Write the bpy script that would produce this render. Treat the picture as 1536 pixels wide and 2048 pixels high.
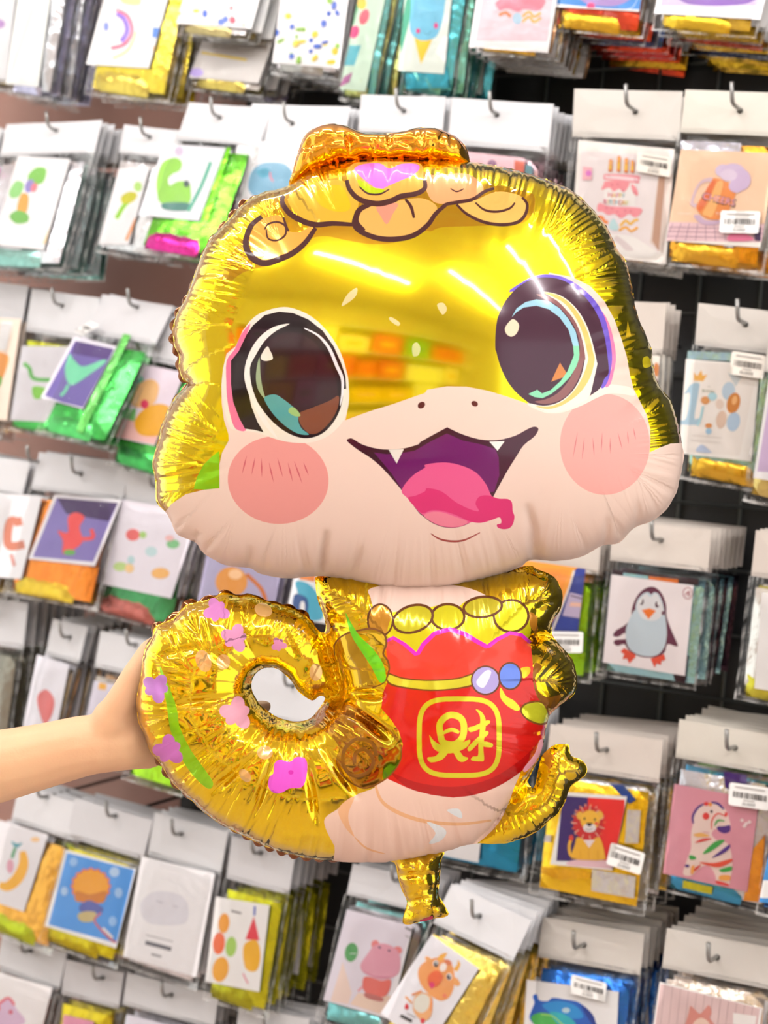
import bpy, bmesh, math, random
import numpy as np
from mathutils import Vector, Matrix, kdtree
from mathutils.geometry import delaunay_2d_cdt, tessellate_polygon

for _o in list(bpy.data.objects):
    bpy.data.objects.remove(_o)
random.seed(7)
SC = bpy.context.scene
COL = SC.collection

# ------------------------------------------------------------------ camera
FPX, CXP, CYP = 3090.0, 768.0, 1024.0          # focal length in pixels of the 1536 x 2048 frame
ROLL = math.radians(5.4)
CAM = Vector((0.0, 0.0, 1.5))
CR = Vector((math.cos(ROLL), 0, math.sin(ROLL)))
CU = Vector((-math.sin(ROLL), 0, math.cos(ROLL)))
CF = Vector((0, 1, 0))
cd = bpy.data.cameras.new('camera')
cd.sensor_fit = 'VERTICAL'
cd.sensor_height = 36.0
cd.lens = FPX / 2048.0 * 36.0
cd.clip_start = 0.05
cd.dof.use_dof = True
cd.dof.focus_distance = 1.50
cd.dof.aperture_fstop = 6.0
cam = bpy.data.objects.new('camera', cd)
COL.objects.link(cam)
cam.matrix_world = Matrix(((CR.x, CU.x, -CF.x, CAM.x), (CR.y, CU.y, -CF.y, CAM.y), (CR.z, CU.z, -CF.z, CAM.z), (0, 0, 0, 1)))
SC.camera = cam

# ------------------------------------------------------------------ world, exposure
w = bpy.data.worlds.new('shop_ambient')
SC.world = w
w.use_nodes = True
w.node_tree.nodes['Background'].inputs[0].default_value = (1.0, 0.985, 0.95, 1)
w.node_tree.nodes['Background'].inputs[1].default_value = 1.5
SC.view_settings.view_transform = 'Standard'
SC.view_settings.look = 'None'
SC.view_settings.gamma = 1
SC.view_settings.use_curve_mapping = False
SC.view_settings.exposure = 0.14
TUBE_POWER = 60.0
SC.cycles.transparent_max_bounces = 24
SC.cycles.use_light_tree = False
SC.cycles.max_bounces = 6
SC.cycles.diffuse_bounces = 2
SC.cycles.glossy_bounces = 5
SC.cycles.caustics_reflective = False
SC.cycles.caustics_refractive = False

# ------------------------------------------------------------------ helpers
def lin(c):
    r = []
    for v in c[:3]:
        v /= 255.0
        r.append(v / 12.92 if v <= 0.04045 else ((v + 0.055) / 1.055) ** 2.4)
    return tuple(r) + (1.0,)

def tag(o, label=None, cat=None, group=None, kind=None):
    if label: o['label'] = label
    if cat: o['category'] = cat
    if group: o['group'] = group
    if kind: o['kind'] = kind
    return o

def empty(name, mat=None):
    o = bpy.data.objects.new(name, None)
    o.empty_display_size = 0.03
    COL.objects.link(o)
    if mat is not None: o.matrix_world = mat
    return o

def mesh_obj(name, me, parent=None):
    o = bpy.data.objects.new(name, me)
    COL.objects.link(o)
    o.parent = parent
    return o

def from_data(name, verts, faces, mats, fmat=None, smooth=False):
    me = bpy.data.meshes.new(name)
    me.from_pydata(verts, [], faces)
    for m in mats: me.materials.append(m)
    if fmat is not None:
        me.polygons.foreach_set('material_index', fmat)
    if smooth:
        me.polygons.foreach_set('use_smooth', [True] * len(me.polygons))
    me.update()
    return me

class MB:
    def __init__(s): s.v = []; s.f = []; s.m = []
    def box(s, lo, hi, mi=0, T=None):
        b = len(s.v)
        for z in (lo[2], hi[2]):
            for x, y in ((lo[0], lo[1]), (hi[0], lo[1]), (hi[0], hi[1]), (lo[0], hi[1])):
                p = Vector((x, y, z)); s.v.append(tuple(T @ p if T else p))
        for q in ((3, 2, 1, 0), (4, 5, 6, 7), (0, 1, 5, 4), (1, 2, 6, 5), (2, 3, 7, 6), (3, 0, 4, 7)):
            s.f.append(tuple(b + i for i in q)); s.m.append(mi)
    def tube(s, pts, r, n=8, mi=0):
        pts = [Vector(p) for p in pts]; b = len(s.v)
        rr = r if isinstance(r, (list, tuple)) else [r] * len(pts)
        up = Vector((0.3, 0.2, 0.93))
        for i, p in enumerate(pts):
            d = (pts[min(i + 1, len(pts) - 1)] - pts[max(i - 1, 0)]).normalized()
            a = d.cross(up)
            if a.length < 1e-3: a = d.cross(Vector((1, 0, 0)))
            a.normalize(); c = d.cross(a)
            for k in range(n):
                t = 2 * math.pi * k / n
                s.v.append(tuple(p + (a * math.cos(t) + c * math.sin(t)) * rr[i]))
        for i in range(len(pts) - 1):
            for k in range(n):
                k2 = (k + 1) % n
                s.f.append((b + i * n + k, b + i * n + k2, b + (i + 1) * n + k2, b + (i + 1) * n + k)); s.m.append(mi)
        s.f.append(tuple(b + k for k in range(n))[::-1]); s.m.append(mi)
        e = b + (len(pts) - 1) * n
        s.f.append(tuple(e + k for k in range(n))); s.m.append(mi)
    def build(s, name, mats, parent=None, smooth=False):
        me = from_data(name, s.v, s.f, mats if isinstance(mats, list) else [mats], s.m, smooth)
        return mesh_obj(name, me, parent)

# ---------------- materials
_mc = {}
def nodemat(key):
    m = bpy.data.materials.new(key)
    m.use_nodes = True
    return m, m.node_tree, m.node_tree.nodes['Principled BSDF']

def mat(color, rough=0.5, metal=0.0, kind='plain', coat=0.0):
    key = (tuple(color), rough, metal, kind, coat)
    if key in _mc: return _mc[key]
    m, nt, b = nodemat('%s_%02x%02x%02x' % (kind, int(color[0]), int(color[1]), int(color[2])))
    b.inputs['Base Color'].default_value = lin(color)
    b.inputs['Roughness'].default_value = rough
    b.inputs['Metallic'].default_value = metal
    b.inputs['Coat Weight'].default_value = coat
    if kind in ('paper', 'foil', 'wall', 'skin'):
        tc = nt.nodes.new('ShaderNodeTexCoord')
        nz = nt.nodes.new('ShaderNodeTexNoise')
        nt.links.new(tc.outputs['Object'], nz.inputs['Vector'])
        bp = nt.nodes.new('ShaderNodeBump')
        sc, st, ds = {'paper': (9, 0.5, 0.006), 'foil': (45, 0.7, 0.004), 'wall': (30, 0.3, 0.002), 'skin': (420, 0.25, 0.0006)}[kind]
        nz.inputs['Scale'].default_value = sc
        nz.inputs['Detail'].default_value = 3
        bp.inputs['Strength'].default_value = st
        bp.inputs['Distance'].default_value = ds
        nt.links.new(nz.outputs['Fac'], bp.inputs['Height'])
        nt.links.new(bp.outputs['Normal'], b.inputs['Normal'])
        if kind in ('wall', 'skin'):
            mx = nt.nodes.new('ShaderNodeMix'); mx.data_type = 'RGBA'
            n2 = nt.nodes.new('ShaderNodeTexNoise'); n2.inputs['Scale'].default_value = 6 if kind == 'wall' else 14
            n2.inputs['Detail'].default_value = 5
            nt.links.new(tc.outputs['Object'], n2.inputs['Vector'])
            nt.links.new(n2.outputs['Fac'], mx.inputs[0])
            c = lin(color)
            k = 0.7 if kind == 'wall' else 0.88
            mx.inputs[6].default_value = (c[0] * (1 if kind == 'wall' else 1.0), c[1] * k, c[2] * k, 1)
            mx.inputs[7].default_value = (min(1, c[0] * 1.06), min(1, c[1] * 1.1), min(1, c[2] * 1.1), 1)
            nt.links.new(mx.outputs[2], b.inputs['Base Color'])
    if kind == 'skin':
        b.inputs['Subsurface Weight'].default_value = 0.15
        b.inputs['Subsurface Radius'].default_value = (0.012, 0.005, 0.003)
    _mc[key] = m
    return m

def paper(c=(216, 212, 208)): return mat(c, 0.42, 0, 'paper')
def ink(c): return mat(c, 0.38, 0, 'print')
def foil(c): return mat(c, 0.22, 0.75, 'foil')

def film_mat():
    m = bpy.data.materials.new('clear_film'); m.use_nodes = True
    nt = m.node_tree; nt.nodes.clear()
    out = nt.nodes.new('ShaderNodeOutputMaterial')
    tr = nt.nodes.new('ShaderNodeBsdfTransparent'); tr.inputs[0].default_value = (0.997, 0.997, 0.995, 1)
    gl = nt.nodes.new('ShaderNodeBsdfGlossy'); gl.inputs['Roughness'].default_value = 0.12
    mx = nt.nodes.new('ShaderNodeMixShader')
    fr = nt.nodes.new('ShaderNodeFresnel'); fr.inputs[0].default_value = 1.45
    tc = nt.nodes.new('ShaderNodeTexCoord')
    nz = nt.nodes.new('ShaderNodeTexNoise'); nz.inputs['Scale'].default_value = 38; nz.inputs['Detail'].default_value = 4
    bp = nt.nodes.new('ShaderNodeBump'); bp.inputs['Strength'].default_value = 0.8; bp.inputs['Distance'].default_value = 0.005
    nt.links.new(tc.outputs['Object'], nz.inputs['Vector'])
    nt.links.new(nz.outputs['Fac'], bp.inputs['Height'])
    nt.links.new(bp.outputs[0], gl.inputs['Normal'])
    nt.links.new(bp.outputs[0], fr.inputs['Normal'])
    mu = nt.nodes.new('ShaderNodeMath'); mu.operation = 'MULTIPLY'; mu.inputs[1].default_value = 0.45
    nt.links.new(fr.outputs[0], mu.inputs[0])
    nt.links.new(mu.outputs[0], mx.inputs[0])
    nt.links.new(tr.outputs[0], mx.inputs[1]); nt.links.new(gl.outputs[0], mx.inputs[2])
    nt.links.new(mx.outputs[0], out.inputs[0])
    return m
FILM = film_mat()
def weld_mat():
    m = bpy.data.materials.new('welded_film'); m.use_nodes = True
    nt = m.node_tree; b = nt.nodes['Principled BSDF']
    b.inputs['Base Color'].default_value = (0.86, 0.86, 0.84, 1)
    b.inputs['Roughness'].default_value = 0.2
    tr = nt.nodes.new('ShaderNodeBsdfTransparent'); mx = nt.nodes.new('ShaderNodeMixShader')
    tc = nt.nodes.new('ShaderNodeTexCoord'); nz = nt.nodes.new('ShaderNodeTexNoise'); nz.inputs['Scale'].default_value = 60
    rp = nt.nodes.new('ShaderNodeMapRange'); rp.inputs[1].default_value = 0.35; rp.inputs[2].default_value = 0.65; rp.inputs[3].default_value = 0.0; rp.inputs[4].default_value = 0.42
    nt.links.new(tc.outputs['Object'], nz.inputs['Vector']); nt.links.new(nz.outputs['Fac'], rp.inputs[0]); nt.links.new(rp.outputs[0], mx.inputs[0])
    nt.links.new(tr.outputs[0], mx.inputs[1]); nt.links.new(b.outputs[0], mx.inputs[2])
    nt.links.new(mx.outputs[0], nt.nodes['Material Output'].inputs[0])
    return m
WELD = weld_mat()
STEEL = mat((150, 150, 148), 0.35, 0.8)
DSTEEL = mat((70, 70, 72), 0.4, 0.7)

# ---------------- picture geometry: rays through pixels of the photograph
def ray(px, py):
    return CR * ((px - CXP) / FPX) - CU * ((py - CYP) / FPX) + CF

YAW = math.radians(30.6)
N_IN = Vector((math.sin(YAW), math.cos(YAW), 0))        # into the product wall
U_W = Vector((math.cos(YAW), -math.sin(YAW), 0))        # to the right along it
UP = Vector((0, 0, 1))
D_FRONT = N_IN.dot(ray(1400, 1000) * 2.18)               # distance of the hanging packets
D_WALL = D_FRONT + 0.25
def on_plane(px, py, D):
    r = ray(px, py)
    return CAM + r * (D / N_IN.dot(r))

def catmull(pts, n=6, closed=True):
    P = [np.array(p, float) for p in pts]; out = []
    m = len(P)
    rng = range(m) if closed else range(m - 1)
    for i in rng:
        if closed: a, b, c, d = P[(i - 1) % m], P[i], P[(i + 1) % m], P[(i + 2) % m]
        else: a, b, c, d = P[max(i - 1, 0)], P[i], P[i + 1], P[min(i + 2, m - 1)]
        for k in range(n):
            t = k / n
            out.append(0.5 * ((2 * b) + (c - a) * t + (2 * a - 5 * b + 4 * c - d) * t * t + (3 * b - a - 3 * c + d) * t ** 3))
    if not closed: out.append(P[-1])
    return [tuple(p) for p in out]

def ellipse(cx, cy, rx, ry, rot=0, n=28):
    c, s = math.cos(math.radians(rot)), math.sin(math.radians(rot))
    return [(cx + rx * math.cos(t) * c - ry * math.sin(t) * s, cy + rx * math.cos(t) * s + ry * math.sin(t) * c)
            for t in [2 * math.pi * k / n for k in range(n)]]

def stroke(pts, width, taper=0.0, smooth=True, n=5, closed=False):
    P = catmull(pts, n, closed) if smooth and len(pts) > 2 else [tuple(map(float, p)) for p in pts]
    if len(P) == 2: P = [P[0], ((P[0][0] + P[1][0]) / 2, (P[0][1] + P[1][1]) / 2), P[1]]
    L, R = [], []
    m = len(P)
    for i, p in enumerate(P):
        a, b = (P[(i - 1) % m], P[(i + 1) % m]) if closed else (P[max(i - 1, 0)], P[min(i + 1, m - 1)])
        dx, dy = b[0] - a[0], b[1] - a[1]; l = math.hypot(dx, dy) or 1
        t = i / (m - 1)
        wd = width / 2 * (1 - taper * abs(2 * t - 1) ** 2)
        wd = max(wd, 0.15)
        L.append((p[0] - dy / l * wd, p[1] + dx / l * wd)); R.append((p[0] + dy / l * wd, p[1] - dx / l * wd))
    if closed: return L + [L[0]] + [R[0]] + R[::-1]
    return L + R[::-1]

def crop(x0, y0, k):
    def f(*pts): return [(x0 + x / k, y0 + y / k) for x, y in pts]
    return f
# tubes: position along the aisle, distance towards the product wall, extra turn, label
LIGHTS = [
    (-0.22, -0.63, -0.33, 'lit fluorescent tube over the aisle, straight above and behind the photographer'),
    (1.00, -0.47, -0.33, 'lit fluorescent tube over the aisle, right of the photographer'),
    (0.95, 0.38, -0.2, 'lit fluorescent tube over the aisle, right of the balloon'),
    (0.85, 1.00, 0.0, 'lit fluorescent tube close above the right packets'),
    (-1.10, 1.25, 0.0, 'lit fluorescent tube close above the left packets'),
    (-1.75, -0.35, -0.33, 'lit fluorescent tube over the aisle, left of the photographer'),
    (-2.50, 0.70, 0.0, 'lit fluorescent tube at the far left end of the aisle'),
]

# ------------------------------------------------------------------ the shop: walls, floor, ceiling, lights
ROOM = Matrix(((U_W.x, N_IN.x, 0, 0), (U_W.y, N_IN.y, 0, 0), (0, 0, 1, 0), (0, 0, 0, 1)))   # local x along wall, y into wall
def room_box(name, lo, hi, m, kind='structure', parent=None, label=None):
    b = MB(); b.box(lo, hi, 0, ROOM)
    o = b.build(name, m, parent)
    if parent is None: tag(o, kind=kind)
    if label: o['label'] = label
    return o
def to_uv(P): return (P.dot(U_W), P.z)
U_SPLIT = on_plane(455, 600, D_WALL).dot(U_W)
H_CEIL = 2.95
room_box('floor', (-4.2, -2.2, -0.02), (3.2, D_WALL + 0.1, 0), mat((205, 198, 188), 0.35, 0, 'wall'))
room_box('ceiling', (-4.2, -2.2, H_CEIL), (3.2, D_WALL + 0.1, H_CEIL + 0.05), mat((238, 238, 235), 0.7, 0, 'wall'))
wall_back = room_box('wall_back', (U_SPLIT, D_WALL, 0), (3.2, D_WALL + 0.08, H_CEIL), mat((22, 26, 28), 0.5, 0, 'wall'))
room_box('wall_back_brown', (-4.2, D_WALL + 0.0, 0), (U_SPLIT, D_WALL + 0.08, H_CEIL), mat((172, 138, 124), 0.5, 0, 'wall')).name = 'wall_left'
room_box('wall_opposite', (-4.2, -2.2, 0), (3.2, -2.12, H_CEIL), mat((205, 200, 190), 0.6, 0, 'wall'))

# wire grid the hooks hang from
grid = tag(empty('wire_grid_panel', Matrix.Translation((U_W * 0.4 + N_IN * D_WALL))), 'steel wire grid panel fixed to the dark shop wall', 'grid panel')
WIRE = mat((84, 88, 86), 0.4, 0.6)
u0, u1, z0g, z1g = U_SPLIT + 0.03, 1.4, 0.3, 2.5
vm = MB(); vm.tube([(0, 0, z0g), (0, 0, z1g)], 0.0025, 6); vme = from_data('wire', vm.v, vm.f, [WIRE])
hm = MB(); hm.tube([(u0, 0, 0), (u1, 0, 0)], 0.0025, 6); hme = from_data('wire', hm.v, hm.f, [WIRE])
GR = ROOM.to_3x3().to_4x4()
u = u0
while u < u1 + 1e-6:
    o = mesh_obj('wire', vme, grid)
    o.matrix_parent_inverse = grid.matrix_world.inverted()
    o.matrix_world = Matrix.Translation(U_W * u + N_IN * (D_WALL - 0.006)) @ GR
    u += 0.1
z = 0.46
while z < z1g:
    o = mesh_obj('wire', hme, grid)
    o.matrix_parent_inverse = grid.matrix_world.inverted()
    o.matrix_world = Matrix.Translation(UP * z + N_IN * (D_WALL - 0.011)) @ GR
    z += 0.1

# fluorescent tubes on the ceiling
m_tube = bpy.data.materials.new('lit_tube'); m_tube.use_nodes = True
_b = m_tube.node_tree.nodes['Principled BSDF']
_b.inputs['Emission Color'].default_value = (1, 0.99, 0.975, 1)
_b.inputs['Emission Strength'].default_value = TUBE_POWER
HOUSING = mat((240, 240, 238), 0.4)
def ceiling_light(x, y, ang, label, ln=1.2):
    T = Matrix.Translation((x, y, H_CEIL)) @ Matrix.Rotation(ang, 4, 'Z')
    e = tag(empty('ceiling_light', T), label, 'ceiling light', 'fluorescent tubes over the aisle')
    b = MB(); b.box((-ln / 2 - 0.02, -0.03, -0.045), (ln / 2 + 0.02, 0.03, 0)); h = b.build('housing', HOUSING, e)
    b = MB(); b.tube([(-ln / 2, 0, -0.065), (ln / 2, 0, -0.065)], 0.019, 12); b.build('tube', m_tube, e, True)
for i, (uu, vv, a, lb) in enumerate(LIGHTS):
    p = U_W * uu + N_IN * vv
    ceiling_light(p.x, p.y, -YAW + a, lb)

# goods on the rack across the aisle, behind the photographer (the foil mirrors them)
rk = tag(empty('display_rack', ROOM @ Matrix.Translation((0, -1.95, 0))), 'white shelving rack across the aisle', 'rack')
for k in range(7):
    b = MB(); b.box((-2.2, -0.16, 0.2 + 0.38 * k), (2.2, 0.16, 0.225 + 0.38 * k)); b.build('shelf', HOUSING, rk)
for k in range(5):
    b = MB(); b.box((-2.2 + 1.095 * k, -0.16, 0), (-2.18 + 1.095 * k, -0.13, 2.6)); b.build('post', HOUSING, rk)
cols = [(240, 225, 90), (230, 120, 60), (245, 245, 240), (120, 190, 90), (240, 200, 60), (220, 90, 80), (250, 235, 215), (90, 150, 200), (245, 190, 205)]
cn = ['yellow', 'orange', 'white', 'green', 'golden', 'red', 'cream', 'blue', 'pink']
random.seed(5)
sh = ['lowest', 'second lowest', 'third', 'fourth', 'fifth', 'topmost']
for k in range(6):
    x = -2.1
    while x < 1.9:
        wd = random.uniform(0.25, 0.6); ht = random.uniform(0.22, 0.34); ci = random.choice((0, 0, 2, 2, 6, 6, 4, 4, 1, 3, 8, 5))
        e = empty('product_box', ROOM @ Matrix.Translation((x + wd / 2, -1.95, 0.2255 + 0.38 * k)))
        tag(e, '%s cardboard box on the %s shelf across the aisle' % (cn[ci], sh[k]), 'box', 'boxes on the rack across the aisle')
        b = MB(); b.box((-wd / 2, -0.12, 0), (wd / 2, 0.12, ht)); b.build('carton', mat(cols[ci], 0.5, 0, 'paper'), e)
        b = MB(); b.box((-wd / 4, -0.1215, ht * 0.4), (wd / 4, 0.1215, ht * 0.6)); b.build('label_band', ink(cols[(ci + 4) % len(cols)]), e)
        x += wd + random.uniform(0.01, 0.06)

# ------------------------------------------------------------------ packets hanging on the wall
def in_poly(P, poly):
    x, y = P[:, 0], P[:, 1]
    ins = np.zeros(len(P), bool)
    q = np.asarray(poly, float); r = np.roll(q, -1, axis=0)
    for (x1, y1), (x2, y2) in zip(q, r):
        if y1 == y2: continue
        c = (y1 > y) != (y2 > y)
        ins ^= c & (x < (x2 - x1) * (y - y1) / (y2 - y1) + x1)
    return ins

def tri_fill(loops, extra=()):
    vs, es = [], []
    for lp in loops:
        b = len(vs); vs += [Vector(p[:2]) for p in lp]
        es += [(b + i, b + (i + 1) % len(lp)) for i in range(len(lp))]
    vs += [Vector(p) for p in extra]
    ov, oe, of, a, b_, c_ = delaunay_2d_cdt(vs, es, [], 0, 1e-7)
    V = np.array([tuple(v) for v in ov]); F = np.array([f for f in of if len(f) == 3])
    C = V[F].mean(axis=1)
    k = in_poly(C, loops[0])
    for lp in loops[1:]: k &= ~in_poly(C, lp)
    return V, F[k]

_txt = {}
def text_tris(s):
    if s in _txt: return _txt[s]
    cu = bpy.data.curves.new('lettering', 'FONT'); cu.body = s; cu.size = 1.0; cu.resolution_u = 2
    ob = bpy.data.objects.new('lettering', cu)
    me = ob.to_mesh()
    V = np.array([tuple(v.co)[:2] for v in me.vertices]); F = []
    me.calc_loop_triangles()
    F = [tuple(t.vertices) for t in me.loop_triangles]
    ob.to_mesh_clear(); bpy.data.objects.remove(ob); bpy.data.curves.remove(cu)
    V[:, 0] -= (V[:, 0].min() + V[:, 0].max()) / 2; V[:, 1] -= (V[:, 1].min() + V[:, 1].max()) / 2
    V /= (V[:, 1].max() - V[:, 1].min())
    _txt[s] = (V, F)
    return _txt[s]

class Plane:
    """plane of one hanging packet; pixel points of the photograph are measured onto it"""
    def __init__(s, hook, TL, TR, BL, dd):
        s.o = on_plane(hook[0], hook[1], D_FRONT + dd)
        a = np.array([0.0, -0.05])      # roll, tilt
        def f(a):
            s.set(a[0], a[1])
            l, r, b = s.loc(*TL), s.loc(*TR), s.loc(*BL)
            return np.array([l[1] - r[1], l[0] - b[0]])
        for _ in range(25):
            v = f(a); J = np.zeros((2, 2)); e = 1e-4
            for k in range(2):
                a2 = a.copy(); a2[k] += e; J[:, k] = (f(a2) - v) / e
            try: st = np.linalg.solve(J, -v)
            except Exception: break
            a = a + np.clip(st, -0.1, 0.1)
            a[0] = np.clip(a[0], -0.6, 0.6); a[1] = np.clip(a[1], -0.42, 0.12)
        s.roll, s.tilt = a
        s.set(*a)
    def set(s, roll, tilt):
        s.R = ROOM.to_3x3() @ Matrix.Rotation(tilt, 3, 'X') @ Matrix.Rotation(roll, 3, 'Y')
        s.n = s.R @ Vector((0, 1, 0))
    def loc(s, px, py):
        r = ray(px, py)
        p = CAM + r * ((s.o - CAM).dot(s.n) / r.dot(s.n))
        q = s.R.transposed() @ (p - s.o)
        return (q.x, q.z)
    def matrix(s, dk=0.0, droll=0.0, tilt=None):
        R = ROOM.to_3x3() @ Matrix.Rotation(s.tilt if tilt is None else tilt, 3, 'X') @ Matrix.Rotation(s.roll + droll, 3, 'Y')
        return Matrix.Translation(s.o + N_IN * dk) @ R.to_4x4()

def slab(name, loop, y0, y1, m, holes=(), bend=0.0, ext=()):
    V, F = tri_fill([loop] + list(holes), ext)
    n = len(V); W_ = max(v[0] for v in loop) - min(v[0] for v in loop)
    def yb(x, z): return bend * math.sin(x / max(W_, 1e-3) * 5 + z * 40)
    vs = [(x, y0 + yb(x, z), z) for x, z in V] + [(x, y1 + yb(x, z), z) for x, z in V]
    fs = [tuple(int(i) for i in f) for f in F] + [tuple(int(i) + n for i in f[::-1]) for f in F]
    cnt = {}
    for f in F:
        for i in range(3):
            e = (int(f[i]), int(f[(i + 1) % 3])); cnt[e] = 1
    for (i, j) in cnt:
        if (j, i) not in cnt: fs.append((j, i, i + n, j + n))
    return from_data(name, vs, fs, [m])

def pillow(name, corner, y0, thick, m, nx=9, nz=11, amp=0.0015, seed=0, prof=6.0):
    TL, TR, BL = [np.array(c) for c in corner]
    rs = np.random.RandomState(seed)
    ph = rs.rand(6) * 6.28; fr = rs.uniform(8, 26, 6)
    vs, fs = [], []
    for side in (-1, 1):
        for j in range(nz + 1):
            for i in range(nx + 1):
                u_, v_ = i / nx, j / nz
                p = TL + (TR - TL) * u_ + (BL - TL) * v_
                e = min(u_, 1 - u_, v_, 1 - v_)
                b = min(1, e * prof) ** 0.5
                wv = amp * (math.sin(u_ * fr[0] + v_ * fr[1] + ph[0]) + math.sin(v_ * fr[2] - u_ * fr[3] + ph[1]) + 0.6 * math.sin(u_ * fr[4] * 2 + ph[2])) * (0.3 + b)
                vs.append((p[0] + amp * 0.7 * math.sin(v_ * fr[5] + ph[3]), y0 + side * thick / 2 * b + wv, p[1]))
    q = (nx + 1) * (nz + 1)
    for j in range(nz):
        for i in range(nx):
            a = j * (nx + 1) + i
            fs.append((a, a + nx + 1, a + nx + 2, a + 1))
            fs.append((q + a, q + a + 1, q + a + nx + 2, q + a + nx + 1))
    return from_data(name, vs, fs, [m], None, True)

def flat_print(name, pl, art, y0, parent, step=0.00005):
    """flat printed shapes (colour, polygon in photo pixels) laid on a card"""
    vs, fs, fm, mats, idx = [], [], [], [], {}
    for k, (c, poly) in enumerate(art):
        if c not in idx: idx[c] = len(mats); mats.append(ink(c))
        y = y0 - step * (k + 1)
        if isinstance(poly, tuple):         # lettering: (string, x, y, height px, angle deg[, stretch])
            s, tx, ty, hh, ang = poly[:5]; ex = poly[5] if len(poly) > 5 else 1.0
            V, F = text_tris(s); ca, sa = math.cos(math.radians(ang)), math.sin(math.radians(ang))
            P = [(tx + (v[0] * ex * ca + v[1] * sa) * hh, ty + (v[0] * ex * sa - v[1] * ca) * hh) for v in V]
        else:
            P = poly
            F = tessellate_polygon([[Vector((p[0], -p[1], 0)) for p in P]])
        b = len(vs)
        for p in P:
            l = pl.loc(*p); vs.append((l[0], y, l[1]))
        for f in F: fs.append(tuple(b + i for i in f)); fm.append(idx[c])
    me = from_data(name, vs, fs, mats, fm)
    bm = bmesh.new(); bm.from_mesh(me)
    for f in bm.faces:
        f.normal_update()
        if f.normal.y > 0: f.normal_flip()
    bm.to_mesh(me); bm.free()
    return mesh_obj(name, me, parent)

def lerp2(a, b, t): return (a[0] + (b[0] - a[0]) * t, a[1] + (b[1] - a[1]) * t)

def clip_shape(poly, box):
    """Sutherland-Hodgman clip of a pixel polygon by a convex pixel quad"""
    out = [tuple(p) for p in poly]
    n = len(box)
    area = sum(box[i][0] * box[(i + 1) % n][1] - box[(i + 1) % n][0] * box[i][1] for i in range(n))
    sg = 1 if area > 0 else -1
    for i in range(n):
        a, b = box[i], box[(i + 1) % n]
        def side(p): return sg * ((b[0] - a[0]) * (p[1] - a[1]) - (b[1] - a[1]) * (p[0] - a[0]))
        res = []
        for j in range(len(out)):
            p, q = out[j], out[(j + 1) % len(out)]
            sp, sq = side(p), side(q)
            if sp >= 0: res.append(p)
            if (sp >= 0) != (sq >= 0): res.append(lerp2(p, q, sp / (sp - sq)))
        out = res
        if not out: break
    return out

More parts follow.
